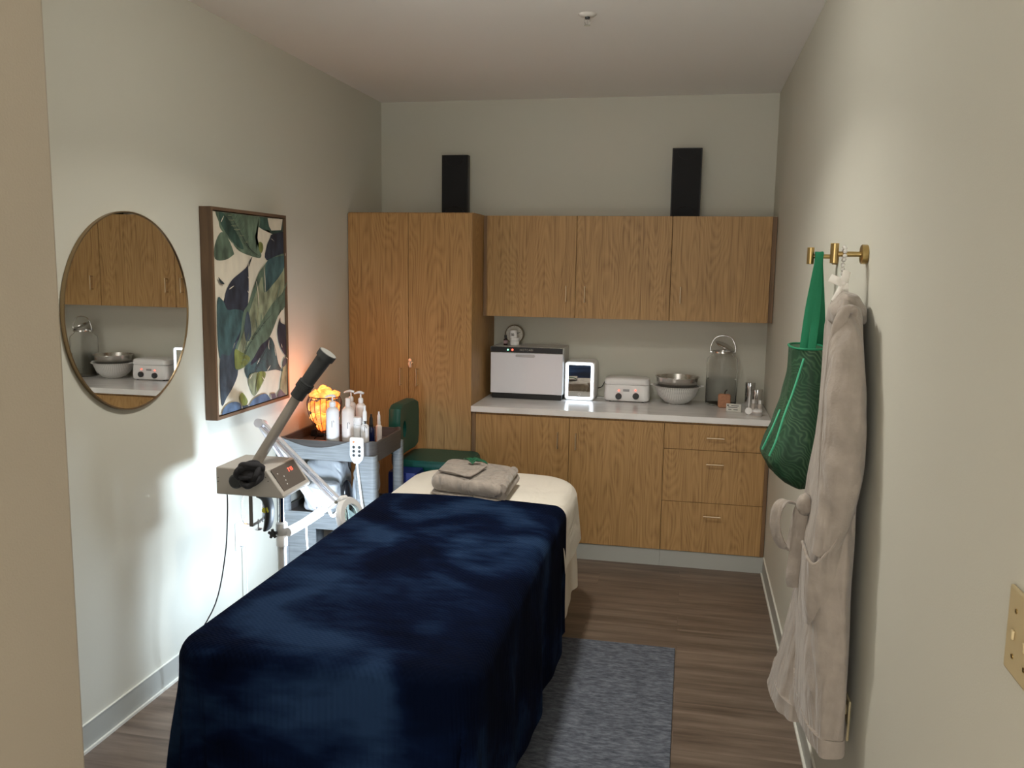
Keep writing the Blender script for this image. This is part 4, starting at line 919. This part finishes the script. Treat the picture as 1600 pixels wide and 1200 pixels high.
# remote on the front right corner
r0 = at(558, 683, y=KY0-.012); r1 = at(558, 724, y=KY0-.012); rw_ = .037
t = thing('remote_control', 'white wired remote control hanging on the cart corner', 'remote control', (r0.x, KY0-.012, r1.z))
zc_, hh_ = (r0.z+r1.z)/2, (r0.z-r1.z)
pts = [(-.036, .5*hh_-.006), (-.030, .5*hh_), (.030, .5*hh_), (.036, .5*hh_-.006), (.037, -.18*hh_), (.030, -.36*hh_), (.014, -.5*hh_), (-.014, -.5*hh_), (-.030, -.36*hh_), (-.037, -.18*hh_)]
bd = part('body', prism(BM(), [(r0.x+p[0], KY0-.024, zc_+p[1]) for p in pts], (0, .016, 0)), M_WHITE, t, bevel=.004, bseg=3)
bm = BM()
for sx in (-.014, .016):
    for k in range(3): lathe(bm, [(.0075, 0), (.0075, .0015), (.001, .002)], (r0.x+sx-.002*k*0, KY0-.024, zc_+.018-.021*k), (0, -1, 0), 12)
part('buttons', bm, M_DGREY, t)
part('indicator_light', lathe(BM(), [(.006, 0), (.006, .002), (.001, .003)], (r0.x-.014, KY0-.024, zc_+.045), (0, -1, 0), 12), M_RED, t, label='red indicator light')
bm = tube(BM(), [(r0.x, KY0-.016, zc_-.5*hh_), (r0.x+.012, KY0-.03, zc_-.5*hh_-.06), (r0.x+.055, KY0-.07, .50), (r0.x+.10, KY0-.09, .30)], .006, 8)
part('cable', bm, M_WHITE, t, smooth=True)
# salt lamp
sx_, sy_ = at(507, 640, y=4.30).x, 4.30
t = thing('salt_lamp', 'glowing orange salt lamp in a black wire basket', 'lamp', (sx_, sy_, ZF))
zb2 = ZF+.045; zr2 = at(507, 623, y=4.30-.08).z; rb2 = .092
msalt = mat('salt_glow', (.9, .35, .12), .6); nt = msalt.node_tree; N, K = nt.nodes, nt.links; b = N['Principled BSDF']
tc = N.new('ShaderNodeTexCoord'); n = N.new('ShaderNodeTexNoise'); n.inputs['Scale'].default_value = 22; n.inputs['Detail'].default_value = 1.5; K.new(tc.outputs['Object'], n.inputs['Vector'])
K.new(ramp(nt, n.outputs['Fac'], [(.36, (.85, .10, .01)), (.52, (1, .22, .035)), (.66, (1, .45, .10))]), b.inputs['Emission Color'])
b.inputs['Emission Strength'].default_value = 1.15
def brad(f): return .036+(rb2-.036)*math.sin(min(1, f*1.25)*PI/2)-(.012 if f > .85 else 0)*(f-.85)/.15
wire = mat('wire_black', (.015, .013, .012), .5)
bm = BM()
for k in range(18):
    q = 2*PI*k/18
    tube(bm, [(sx_+brad(f)*math.cos(q), sy_+brad(f)*math.sin(q), zb2+(zr2-zb2)*f) for f in (0, .15, .35, .6, .85, 1)], .0018, 5, 3)
for f, rr_ in ((0, .0030), (1, .0030)):
    tube(bm, [(sx_+brad(f)*math.cos(q), sy_+brad(f)*math.sin(q), zb2+(zr2-zb2)*f) for q in [2*PI*k/24 for k in range(24)]], rr_, 6, 1, closed=True)
part('wire_basket', bm, wire, t, smooth=True)
bm = BM(); lathe(bm, [(.034, 0), (.040, .004), (.040, .012), (.034, .014)], (sx_, sy_, zb2-.014), seg=24)
for k in range(3):
    q = 2*PI*k/3+.9; tube(bm, [(sx_+.035*math.cos(q), sy_+.035*math.sin(q), zb2-.006), (sx_+.05*math.cos(q), sy_+.05*math.sin(q), ZF+.02), (sx_+.066*math.cos(q), sy_+.066*math.sin(q), ZF+.003)], .003, 6, 4)
part('stand', bm, wire, t, smooth=True)
rnd = random.Random(4); kk = 0
for lv, (f, cnt, rr_) in enumerate(((.12, 3, .020), (.36, 5, .046), (.66, 6, .054), (1.0, 6, .056), (1.12, 2, .02), (.5, 1, 0))):
    for k in range(cnt):
        q = 2*PI*k/cnt+lv*.6+rnd.uniform(-.15, .15); kk += 1
        part('salt_chunk', blob(BM(), (sx_+rr_*math.cos(q), sy_+rr_*math.sin(q), zb2+.008+(zr2-zb2)*f), .030 if lv in (0, 3, 4) else .037, 1 if lv == 3 else 2, .26, kk, (1, .9, .8)), msalt, t)
sl_ = bpy.data.lights.new('salt_glow_light', 'POINT'); sl_.energy = 1.3; sl_.color = (1, .30, .09); sl_.shadow_soft_size = .07
so = bpy.data.objects.new('salt_glow_light', sl_); COL.objects.link(so); so.location = (sx_, sy_, zr2+.11)
# bottles on the cart
MB1 = mat('bottle_white', (.74, .72, .72), .35); MB2 = mat('bottle_blush', (.70, .62, .58), .35)
def shoulder(r, h, neck=.45): return [(r*.9, 0), (r, .004), (r, h-.3*r-.6*r), (r*.93, h-.55*r), (r*.7, h-.25*r), (r*neck, h-.08*r), (r*neck, h)]
def bottle(name, lab, px, y, r, pyt, kind, m, top_m=None, head=None, grp=None, label_print=True):
    x = at(px, 670, y=y).x; htot = at(px, pyt, y=y).z-ZF-.001; z0 = ZF+.001
    t = thing(name, lab, 'bottle', (x, y, z0)); tm = top_m or MB1
    if kind == 'pump':
        hb = htot-.058
        part('body', lathe(BM(), shoulder(r, hb, .42), (x, y, z0), seg=28), m, t, smooth=True)
        part('collar', lathe(BM(), [(r*.5, 0), (r*.5, .020), (r*.3, .026)], (x, y, z0+hb+.0004), seg=20), tm, t, smooth=True)
        bm = cyl(BM(), (x, y, z0+hb+.024), (x, y, z0+htot-.012), .0042, seg=10)
        hd_ = Vector(head or (-1, -.3, 0)).normalized()
        tube(bm, [Vector((x, y, z0+htot-.008))-hd_*.016, Vector((x, y, z0+htot-.003)), Vector((x, y, z0+htot-.005))+hd_*.018, Vector((x, y, z0+htot-.012))+hd_*.036], [.006, .007, .006, .004], 8, flat=((-hd_.y, hd_.x, 0), .009))
        part('pump_head', bm, tm, t, smooth=True)
    elif kind == 'cap':
        hb = htot*.84
        part('body', lathe(BM(), shoulder(r, hb, .5), (x, y, z0), seg=28), m, t, smooth=True)
        part('cap', lathe(BM(), [(r*.42, 0), (r*.42, htot-hb-.004), (r*.36, htot-hb)], (x, y, z0+hb+.0004), seg=20), tm, t, smooth=True)
    elif kind == 'spray':
        hb = htot*.60
        part('body', lathe(BM(), shoulder(r, hb, .55), (x, y, z0), seg=24), m, t, smooth=True)
        part('collar', lathe(BM(), [(r*.62, 0), (r*.62, .014)], (x, y, z0+hb+.0004), seg=20), M_CHROME if head == 'chrome' else tm, t, smooth=True)
        part('cap', lathe(BM(), [(r*.52, 0), (r*.50, (htot-hb)*.45), (r*.28, (htot-hb)*.6), (r*.28, htot-hb-.015)], (x, y, z0+hb+.015), seg=16), tm, t, smooth=True)
    if label_print:
        bm = BM(); yy = y-r*1.006
        tw = r*.8
        tube(bm, [(x+r*.28+.010*math.cos(q), yy+.003+.0016, z0+htot*.50+.016*math.sin(q)) for q in (.2, 1.2, 2.2, 3.2)], .0013, 5, 3)
        cyl(bm, (x+r*.30, yy+.0022, z0+htot*.42), (x+r*.30, yy+.0022, z0+htot*.54), .0016, seg=6)
        box(bm, x+r*-.05, x+r*.55, yy+.0008, yy+.0060, z0+htot*.105, z0+htot*.125)
        part('label_print', bm, M_DGREY, t)
    return t
bottle('pump_bottle', 'tall white pump bottle in front, nearest the glowing salt lamp', 520, 4.105, .0335, 617, 'pump', MB1, head=(-1, -.1, 0))
bottle('lotion_bottle', 'tall blush bottle with a plain round cap, no pump', 544, 4.125, .0320, 622, 'cap', MB2, MB2)
bottle('pump_bottle', 'pump bottle standing behind the plain-capped blush bottle', 549, 4.225, .026, 610, 'pump', MB2, head=(-1, -.2, 0))
bottle('pump_bottle', 'rear pump bottle above the white jar, nearest the green stool', 564, 4.215, .026, 612, 'pump', MB2, head=(-1, .1, 0))
x = at(559, 660, y=4.135).x
jar('cosmetic_jar', 'plain white jar between the blush bottle and the small chrome-necked bottle', 'jar', x, 4.135, ZF+.001, .024, at(559, 652, y=4.135).z-ZF, MB1, lidh=.22)
bottle('spray_bottle', 'small white bottle with a chrome neck at the cart corner', 570, 4.115, .0215, 634, 'spray', MB1, M_WHITE, head='chrome')
bottle('dropper_bottle', 'dark blue dropper bottle on the cart beside the chrome-necked bottle', 580, 4.22, .018, 647, 'spray', mat('cobalt_glass', (.006, .010, .045), .1), M_BLACK, label_print=False)
bottle('spray_bottle', 'small white spray bottle at the far end, against the green stool', 592, 4.30, .0165, 643, 'spray', MB2, MB1, label_print=False)
p = at(481, 678, z=ZF+.02)+Vector((.035, .03, 0)); bm = BM(); prism(bm, [(p.x-.035, p.y, ZF+.001), (p.x+.035, p.y, ZF+.001), (p.x+.032, p.y, ZF+.032), (p.x-.005, p.y, ZF+.045), (p.x-.03, p.y, ZF+.035)], (0, .05, 0))
solo('small_case', bm, M_BLACK, 'small glossy black case at the left of the cart top', 'case', bevel=.004)
# on the middle shelf
ZM = .456
def bundle(name, lab, cx, cy, sx, sy, sz, seed, m, cat='bag'):
    bm = BM(); g = bmesh.ops.create_icosphere(bm, subdivisions=5, radius=1); rnd = random.Random(seed); ph = [rnd.uniform(0, 6) for _ in range(8)]
    for v in g['verts']:
        p = v.co.copy()
        e = .62; q = Vector([math.copysign(abs(c)**e, c) for c in p]); 
        k = 1+.05*math.sin(6*p.x+ph[0]+3*p.z)+.045*math.sin(11*p.z+ph[1]+4*p.x)+.04*abs(math.sin(9*p.x+7*p.z+ph[2]))+.03*abs(math.sin(15*p.x-9*p.y+ph[3]+12*p.z))
        v.co = Vector((cx+q.x*sx*k, cy+q.y*sy*k, ZM+sz+q.z*sz*k*.97))
    lo = min(v.co.z for v in bm.verts)
    for v in bm.verts: v.co.z += ZM+.001-lo
    solo(name, bm, m, lab, cat, smooth=True)
mpl = mat('crinkled_plastic', (.66, .69, .72), .3, bump=.9, bscale=30)
x = at(505, 770, y=4.17).x
bundle('towel_bundle', 'white wrapped towel bundle on the middle cart shelf, in front', x, 4.17, .088, .065, .080, 3, mpl, 'bundle')
x = at(512, 745, y=4.36).x
bundle('plastic_bag', 'crinkled white plastic bag behind the wrapped towel bundle', x, 4.375, .11, .07, .12, 5, mpl)
x = at(571, 757, y=4.30).x
bundle('plastic_bag', 'crumpled clear-white bag at the right end of the cart shelf', x-.005, 4.33, .048, .11, .125, 8, mpl)
x = at(545, 765, y=4.22).x
bm = BM(); blob(bm, (x, 4.19, ZM+.095), .055, 3, .08, 2, (.5, .8, 1.6)); lo = min(v.co.z for v in bm.verts)
for v in bm.verts: v.co.z += ZM+.001-lo
solo('black_pouch', bm, mat('black_gloss', (.012, .012, .015), .2), 'glossy black pouch between the white bags on the cart shelf', 'pouch', smooth=True)
# ================================================================== STOOL + BLUE CASE
mgr = mat('green_vinyl', (.004, .075, .060), .38, bump=.12, bscale=120)
SBX = -1.665
t = thing('salon_stool', 'dark green vinyl stool with a backrest beside the tall cabinet', 'stool', (-1.42, 4.85, 0))
def cushion(cx, cy, w_, d_, r, z0, z1, k0=.94):
    rs = [[Vector((cx+q[0]*k, cy+q[1]*k, z)) for q in rrect(w_, d_, r)] for z, k in ((z0, k0), (z0+.012, .99), ((z0+z1)/2, 1), (z1-.012, .99), (z1, .95))]
    return rings(BM(), rs)
seat_z = .635
part('seat', cushion(-1.43, 4.88, .44, .35, .07, seat_z-.07, seat_z), mgr, t, smooth=True)
# backrest: slab with rounded outline and an oval opening, facing the right
zc_ = .82; 
out = [(q[0], q[1]) for q in rrect(.36, .30, .05, 5)]
inn = [(.035*math.cos(2*PI*(k+.5)/24)-.06, .050*math.sin(2*PI*(k+.5)/24)-.005) for k in range(24)]
def s2p(q, x): return Vector((x+.35*(q[0]**2), 4.78+q[0], zc_+q[1]))
# resample the outline to 24 points by angle
def outl(k):
    a = 2*PI*(k+.5)/24; best = min(out, key=lambda q: abs(math.atan2(math.sin(math.atan2(q[1], q[0])-a), math.cos(math.atan2(q[1], q[0])-a))))
    ca, sa = math.cos(a), math.sin(a); hw_, hh2, rr2 = .18, .15, .05
    s = min(hw_/max(1e-6, abs(ca)), hh2/max(1e-6, abs(sa))); x_, z_ = ca*s, sa*s
    ax_, az_ = abs(x_), abs(z_)
    if ax_ > hw_-rr2 and az_ > hh2-rr2:
        dx, dz = ax_-(hw_-rr2), az_-(hh2-rr2); n = math.hypot(dx, dz); f = min(1, rr2/n) if n else 1
        x_, z_ = math.copysign(hw_-rr2+dx*f, x_), math.copysign(hh2-rr2+dz*f, z_)
    return (x_, z_)
OT = [outl(k) for k in range(24)]
bm = BM(); rs = []
for k in range(24):
    o_, i_ = OT[k], inn[k]; ob = (o_[0]*.95, o_[1]*.95)
    rs.append([s2p(ob, SBX), s2p(o_, SBX+.015), s2p(o_, SBX+.055), s2p(ob, SBX+.07), s2p(i_, SBX+.066), s2p(i_, SBX+.004)])
rings(bm, rs, closed=True)
part('backrest', bm, mgr, t, smooth=True)
part('back_bracket', tube(BM(), [(-1.56, 4.88, .556), (-1.69, 4.84, .565), (-1.685, 4.80, .68)], .014, 10, flat=((0, 1, 0), .03)), M_BLACK, t, smooth=True)
part('gas_column', cyl(BM(), (-1.40, 4.87, .10), (-1.40, 4.87, seat_z-.071), .025, seg=20), M_CHROME, t, smooth=True)
for k in range(5):
    q = 2*PI*k/5+.9; e_ = Vector((-1.40+.165*math.cos(q), 4.87+.165*math.sin(q), .065))
    lg = part('leg', tube(BM(), [(-1.40, 4.87, .105), e_], [.022, .013], 10, 0), M_CHROME, t, smooth=True)
    part('caster', cyl(BM(), (e_.x-.01, e_.y, .0255), (e_.x+.01, e_.y, .0255), .025, seg=16), M_BLACK, lg, smooth=True)
mbl = mat('blue_vinyl', (.010, .022, .16), .4, bump=.2, bscale=60)
bx0 = at(605, 740, y=4.54).x
bm = BM()
rs = [[Vector((bx0+.085+q[0]*k, 4.62+q[1]*k, z)) for q in rrect(.17, .15, .015)] for z, k in ((.001, .96), (.02, 1), (.30, 1.01), (.585, 1), (.60, .97))]
o = solo('bolster', rings(bm, rs), mbl, 'blue vinyl bolster block standing under the green stool', 'bolster', smooth=True)
bm = BM(); cyl(bm, (bx0+.10, 4.543, .02), (bx0+.10, 4.5435, .585), .003, seg=6); part('piping', bm, mbl, o, smooth=True)
# ================================================================== RIGHT WALL: HOOKS, ROBE, BAG
HZ = 1.812
def hook(y, lab):
    t = thing('coat_hook', lab, 'hook', (R, y, HZ))
    part('rose', lathe(BM(), [(.026, .0005), (.027, .003), (.027, .016), (.024, .018), (.001, .018)], (R, y, HZ), (-1, 0, 0), 32), M_BRASS, t, smooth=True)
    part('bar', cyl(BM(), (R-.016, y, HZ), (R-.085, y, HZ), .0075, seg=18), M_BRASS, t, smooth=True)
    part('peg', cyl(BM(), (R-.088, y, HZ-.026), (R-.088, y, HZ+.030), .0115, seg=24), M_BRASS, t, bevel=.001)
    return t
hook(2.60, 'nearer brass peg hook on the right wall, holding the robe')
hook(3.11, 'farther brass peg hook on the right wall, holding the green bag')
def interp(tab, z):
    if z >= tab[0][0]: return tab[0][1]
    for (a, va), (b, vb) in zip(tab, tab[1:]):
        if z >= b: 
            f = (a-z)/(a-b); f = f*f*(3-2*f)*.5+f*.5; return va+(vb-va)*f
    return tab[-1][1]
def edge(pxs, y): 
    r = [(at(px, py, y=y).z, at(px, py, y=y).x) for px, py in pxs]; return r
def loft(levels, xl, xw, y0t, y1t, nth=72, fold=.010, k=6, ph=0, e=.62, hemdrop=0):
    rs = []; n = len(levels)
    for i, z in enumerate(levels):
        a, b, c, d_ = interp(xl, z), interp(xw, z), interp(y0t, z), interp(y1t, z); r = []
        fz = (levels[0]-z)/(levels[0]-levels[-1])
        for j in range(nth):
            q = 2*PI*j/nth; cx_, sx2 = math.cos(q), math.sin(q)
            X = math.copysign(abs(cx_)**e, cx_); Y = math.copysign(abs(sx2)**e, sx2)
            f = fold*(.35+.9*fz)*(math.sin(k*q+ph+1.3*math.sin(z*4+ph))+.45*math.sin(2.3*k*q+z*7+ph))
            x_ = (a+b)/2+(b-a)/2*X; y_ = (c+d_)/2+(d_-c)/2*Y
            x_ += f*cx_; y_ += f*sx2*1.4
            r.append(Vector((min(x_, R-.006), y_, z-(hemdrop*math.sin(3*q+ph) if i == n-1 else 0))))
        rs.append(r)
    return rings(BM(), rs)
t = thing('bathrobe', 'long taupe bathrobe with belt hanging from the nearer hook', 'robe', (R-.1, 2.6, .45))
YL = 2.52
xl1 = edge([(1322, 452), (1304, 476), (1298, 520), (1294, 580), (1288, 650), (1281, 720), (1268, 790), (1256, 850), (1250, 900), (1247, 960), (1246, 1040), (1248, 1110), (1254, 1150)], YL)
xw1 = [(1.72, .415), (1.6, .435), (1.2, .452), (.95, .446), (.7, .455), (.4, .458)]
y01 = [(1.71, 2.56), (1.68, 2.44), (1.5, 2.36), (1.2, 2.31), (1.0, 2.265), (.7, 2.245), (.42, 2.255)]
y11 = [(1.71, 2.64), (1.6, 2.72), (1.0, 2.72), (.4, 2.72)]
zs = [1.712-(1.712-.505)*i/46 for i in range(47)]
part('front_panel', loft(zs, xl1, xw1, y01, y11, fold=.0048, k=4, ph=.8, hemdrop=.004, e=.58), M_ROBE, t, smooth=True)
zh = [.548-.046*i/6 for i in range(7)]
def puff(tab, dv): return [(z, v+dv) for z, v in tab]
part('hem_band', loft(zh, puff(xl1, -.006), puff(xw1, .006), puff(y01, -.007), puff(y11, .004), fold=.0048, k=4, ph=.8, hemdrop=.004, e=.58), M_ROBE, t, smooth=True)
xl2 = edge([(1318, 450), (1300, 482), (1293, 530), (1288, 590), (1278, 680), (1264, 760), (1256, 820), (1251, 880), (1241, 940), (1226, 1010), (1212, 1060), (1206, 1088)], 2.80)
xw2 = [(1.72, .44), (1.5, .465), (.3, .465)]
y02 = [(1.70, 2.60), (1.5, 2.62), (.3, 2.62)]
y12 = [(1.70, 2.68), (1.6, 2.84), (1.0, 2.93), (.4, 2.98)]
zs = [1.70-(1.70-.400)*i/46 for i in range(47)]
part('back_panel', loft(zs, xl2, xw2, y02, y12, fold=.0060, k=4, ph=2.2, hemdrop=.004, e=.58), M_ROBE, t, smooth=True)
zh = [.446-.048*i/6 for i in range(7)]
part('hem_band', loft(zh, puff(xl2, -.006), puff(xw2, .003), puff(y02, -.006), puff(y12, .006), fold=.0060, k=4, ph=2.2, hemdrop=.004, e=.58), M_ROBE, t, smooth=True)
# sleeve falling in front, its cuff tucked in the pocket
spts = [at(1327, 486, y=2.44), at(1323, 540, y=2.38), at(1321, 610, y=2.34), at(1319, 680, y=2.32), at(1314, 745, y=2.30), at(1304, 800, y=2.295), at(1290, 850, y=2.285), at(1283, 868, y=2.285)]
bm = tube(BM(), spts, [.030, .042, .050, .054, .053, .046, .036, .026], 28, 10)
for v in bm.verts:
    z = v.co.z; v.co += Vector((.35, 1, 0))*(.0028*math.sin(z*38+v.co.x*90)+.0018*math.sin(z*71+v.co.x*40))
part('sleeve', bm, M_ROBE, t, smooth=True)
# hood and shawl collar gathered at the top
hc = at(1325, 468, y=2.52)
bm = BM(); g = bmesh.ops.create_icosphere(bm, subdivisions=4, radius=1)
for v in g['verts']:
    p = v.co.copy(); k = 1+.05*math.sin(5*p.x+4*p.z)+.04*math.sin(9*p.z-3*p.y)
    v.co = Vector((hc.x+.002+p.x*.036*k+.014*(1-p.z)*p.x, 2.53+p.y*.075*k, hc.z-.030+p.z*.050*k))
part('hood', bm, M_ROBE, t, smooth=True)
bm = tube(BM(), [at(1337, 497, y=2.40), at(1333, 484, y=2.39), at(1322, 486, y=2.39), at(1312, 506, y=2.385), at(1305, 545, y=2.39), at(1299, 600, y=2.40), at(1292, 670, y=2.41), at(1287, 740, y=2.41), at(1282, 800, y=2.40)], [.006, .011, .014, .017, .019, .019, .018, .015, .010], 16, 8)
for v in bm.verts: v.co += Vector((0, 1, 0))*.003*math.sin(v.co.z*40)
part('shawl_collar', bm, M_ROBE, t, smooth=True)
# pocket: a patch with an open slanted top that the cuff sinks into
def pk(px, py, y): return at(px, py, y=y)
rows = [[pk(1254, 846, 2.34), pk(1262, 872, 2.275), pk(1271, 882, 2.258), pk(1284, 874, 2.250), pk(1304, 848, 2.252), pk(1316, 818, 2.275)],
        [pk(1251, 880, 2.36), pk(1260, 905, 2.285), pk(1271, 912, 2.270), pk(1286, 906, 2.263), pk(1306, 890, 2.265), pk(1319, 870, 2.285)],
        [pk(1250, 930, 2.37), pk(1259, 950, 2.295), pk(1271, 955, 2.282), pk(1286, 952, 2.277), pk(1306, 945, 2.277), pk(1320, 930, 2.295)],
        [pk(1254, 985, 2.43), pk(1262, 992, 2.36), pk(1273, 996, 2.34), pk(1287, 996, 2.33), pk(1305, 992, 2.33), pk(1314, 980, 2.34)]]
V = []; bm = BM()
cr = [catmull(r, 4) for r in rows]; cols_ = list(zip(*cr)); cc_ = [catmull(c, 4) for c in cols_]
nu_, nv_ = len(cc_), len(cc_[0])
grid(bm, nu_, nv_, lambda u, v: cc_[int(round(u*(nu_-1)))][int(round(v*(nv_-1)))])
o = part('pocket', bm, M_ROBE, t, smooth=True); so_ = o.modifiers.new('s', 'SOLIDIFY'); so_.thickness = .006; so_.offset = 1
part('pocket_edge', tube(BM(), cr[0], .0045, 8, 0), M_ROBE, t, smooth=True)
# belt: knot, loop and tail
YB = 2.60
bl = BM()
tube(bl, [at(1262, 776, y=YB), at(1246, 786, y=YB), at(1226, 784, y=YB), at(1214, 796, y=YB), at(1211, 822, y=YB), at(1218, 846, y=YB), at(1228, 856, y=YB), at(1238, 848, y=YB), at(1243, 824, y=YB), at(1248, 800, y=YB), at(1256, 786, y=YB)], .0045, 10, 7, flat=((.75, -.65, 0.1), .019))
tube(bl, [at(1254, 788, y=YB-.02), at(1250, 820, y=YB-.02), at(1244, 860, y=YB-.02), at(1238, 900, y=YB-.02), at(1240, 917, y=YB-.02)], .006, 10, 6, flat=((.85, -.5, 0), .021))
blob(bl, at(1257, 788, y=2.57), .026, 2, .15, 4, (.9, .9, 1.3))
part('belt', bl, M_ROBE, t, smooth=True)
# hanging loop of pearls with a bow
hy = 2.60; hx_ = R-.062
t = thing('pearl_hanger', 'pearl beaded hanger loop with a white satin bow above the robe', 'hanger', (hx_, hy, 1.70))
mp_ = mat('pearl', (.70, .69, .66), .15, coat=.6)
bd_ = []
for k in range(9):
    q = 2*PI*k/9; bd_.append((hx_+.000, hy+.016*math.cos(q), HZ+.001+.018*math.sin(q)))
bd_ += [(hx_-.002, hy-.004, HZ-.030-.012*k) for k in range(7)]
for c in bd_: part('pearl', blob(BM(), c, .0062, 2), mp_, t, smooth=True)
bm = BM(); kc = at(1318, 443, y=hy-.02)
for s, ln in (((-.6, 0, .25), .04), ((.2, 0, 1.0), .035), ((-.45, 0, -1), .055), ((.1, 0, -1), .03)):
    d_ = Vector(s).normalized(); tube(bm, [kc, kc+d_*ln*.5+Vector((0, -.006, 0)), kc+d_*ln], [.003, .005, .003], 8, 5, flat=((d_.z, .3, -d_.x), .009 if ln > .05 else .012))
blob(bm, kc, .009, 2)
part('bow', bm, mat('satin_white', (.78, .75, .70), .35), t, smooth=True)
# ---- green bag
def bagmat():
    m = mat('bag_leaf_print', (.01, .08, .03), .6); nt = m.node_tree; N, K = nt.nodes, nt.links; b = N['Principled BSDF']
    tc = N.new('ShaderNodeTexCoord'); n0 = N.new('ShaderNodeTexNoise'); n0.inputs['Scale'].default_value = 7; K.new(tc.outputs['Object'], n0.inputs['Vector'])
    wv = N.new('ShaderNodeTexWave'); wv.inputs['Scale'].default_value = 24; wv.inputs['Distortion'].default_value = 26; wv.inputs['Detail'].default_value = 1.5; wv.inputs['Detail Scale'].default_value = .6
    mp = N.new('ShaderNodeMapping'); mp.inputs['Rotation'].default_value = (.6, .7, .2); K.new(tc.outputs['Object'], mp.inputs[0]); K.new(mp.outputs[0], wv.inputs['Vector'])
    mu = N.new('ShaderNodeMath'); mu.operation = 'MULTIPLY'; K.new(wv.outputs['Fac'], mu.inputs[0]); K.new(n0.outputs['Fac'], mu.inputs[1])
    K.new(ramp(nt, mu.outputs[0], [(.15, (.010, .050, .022)), (.40, (.024, .085, .040)), (.68, (.075, .14, .07))]), b.inputs['Base Color']); return m
YG = 3.11
t = thing('tote_bag', 'green palm-leaf print bag hanging from the farther hook', 'bag', (R-.1, YG, 1.02))
gl = edge([(1233, 541), (1231, 580), (1222, 620), (1208, 660), (1194, 690), (1189, 706), (1200, 728), (1216, 742), (1230, 748)], YG)
gx = [(1.52, .450), (1.4, .463), (1.05, .463)]
g0_ = [(1.52, 2.985), (1.35, 2.97), (1.15, 2.93), (1.08, 2.94), (1.02, 2.99)]
g1_ = [(1.52, 3.22), (1.3, 3.26), (1.1, 3.28), (1.02, 3.22)]
ztop_, zbot_ = gl[0][0], gl[-1][0]-.004
zs = [ztop_-(ztop_-zbot_)*i/30 for i in range(31)]
bg = part('body', loft(zs, gl, gx, g0_, g1_, fold=.004, k=5, ph=1.0, e=.75), bagmat(), t, smooth=True)
mgs = mat('green_webbing', (.008, .19, .09), .65, bump=.3, bscale=300)
mpg = mat('mint_piping', (.07, .42, .24), .6)
bm = BM()
n_ = 24; rim = []
for j in range(n_):
    q = 2*PI*j/n_; a, b_, c, d_ = gl[0][1], .450, 2.985, 3.22
    rim.append(((a+b_)/2+(b_-a)/2*math.copysign(abs(math.cos(q))**.75, math.cos(q)), (c+d_)/2+(d_-c)/2*math.copysign(abs(math.sin(q))**.75, math.sin(q)), ztop_+.002))
part('rim', tube(bm, rim, .004, 8, 2, closed=True), mgs, t, smooth=True)
bm = BM()
yf = 2.955
tube(bm, [at(1256, 560, y=2.975), at(1240, 610, y=2.965), at(1225, 650, y=2.945), at(1212, 690, y=2.93), at(1202, 712, y=2.94)], .0035, 8, 6)
tube(bm, [at(1219, 640, y=3.06), at(1204, 675, y=3.04), at(1191, 702, y=3.06)], .0035, 8, 6)
part('piping', bm, mpg, t, smooth=True, label='mint green piping')
hk = Vector((R-.066, 3.11, HZ+.010))
def strap(pts, wv, ax=(1, .25, 0)):
    return tube(BM(), pts, .0014, 10, 8, flat=(ax, wv))
hz2 = HZ+.0095
for s_, (ea, eb) in enumerate((((1255, 548, 3.0), (1268, 546, 3.0)), ((1276, 546, 3.2), (1284, 548, 3.2)))):
    A1 = at(ea[0], ea[1], y=ea[2]); B1 = at(eb[0], eb[1], y=eb[2]); yo = -.006 if s_ == 0 else .006
    part('strap', strap([A1, A1*.45+Vector((R-.075, 3.095, HZ-.06))*.55, Vector((R-.062, 3.098+yo, HZ-.006)), Vector((R-.060, 3.11, hz2+.001*s_)), Vector((R-.058, 3.122+yo, HZ-.006)), B1*.45+Vector((R-.050, 3.12, HZ-.06))*.55, B1], .014), mgs, t, smooth=True)

# look-alike sets
SETS = {'speaker': 'speaker panels above the cabinets', 'coat_hook': 'brass peg hooks on the right wall', 'pump_bottle': 'pump bottles on the cart', 'canister': 'chrome canisters on the worktop',
        'serum_bottle': 'little bottles at the worktop right end', 'wall_cabinet': 'oak wall cabinets', 'plastic_bag': 'plastic bags on the cart shelf', 'cosmetic_jar': 'white cosmetic jars', 'spray_bottle': 'small spray bottles on the cart', 'wall_outlet': 'wall outlets', 'power_cable': 'cables on the worktop'}
for o in list(COL.objects):
    k = o.name.split('.')[0]
    if not o.parent and k in SETS: o['group'] = SETS[k]
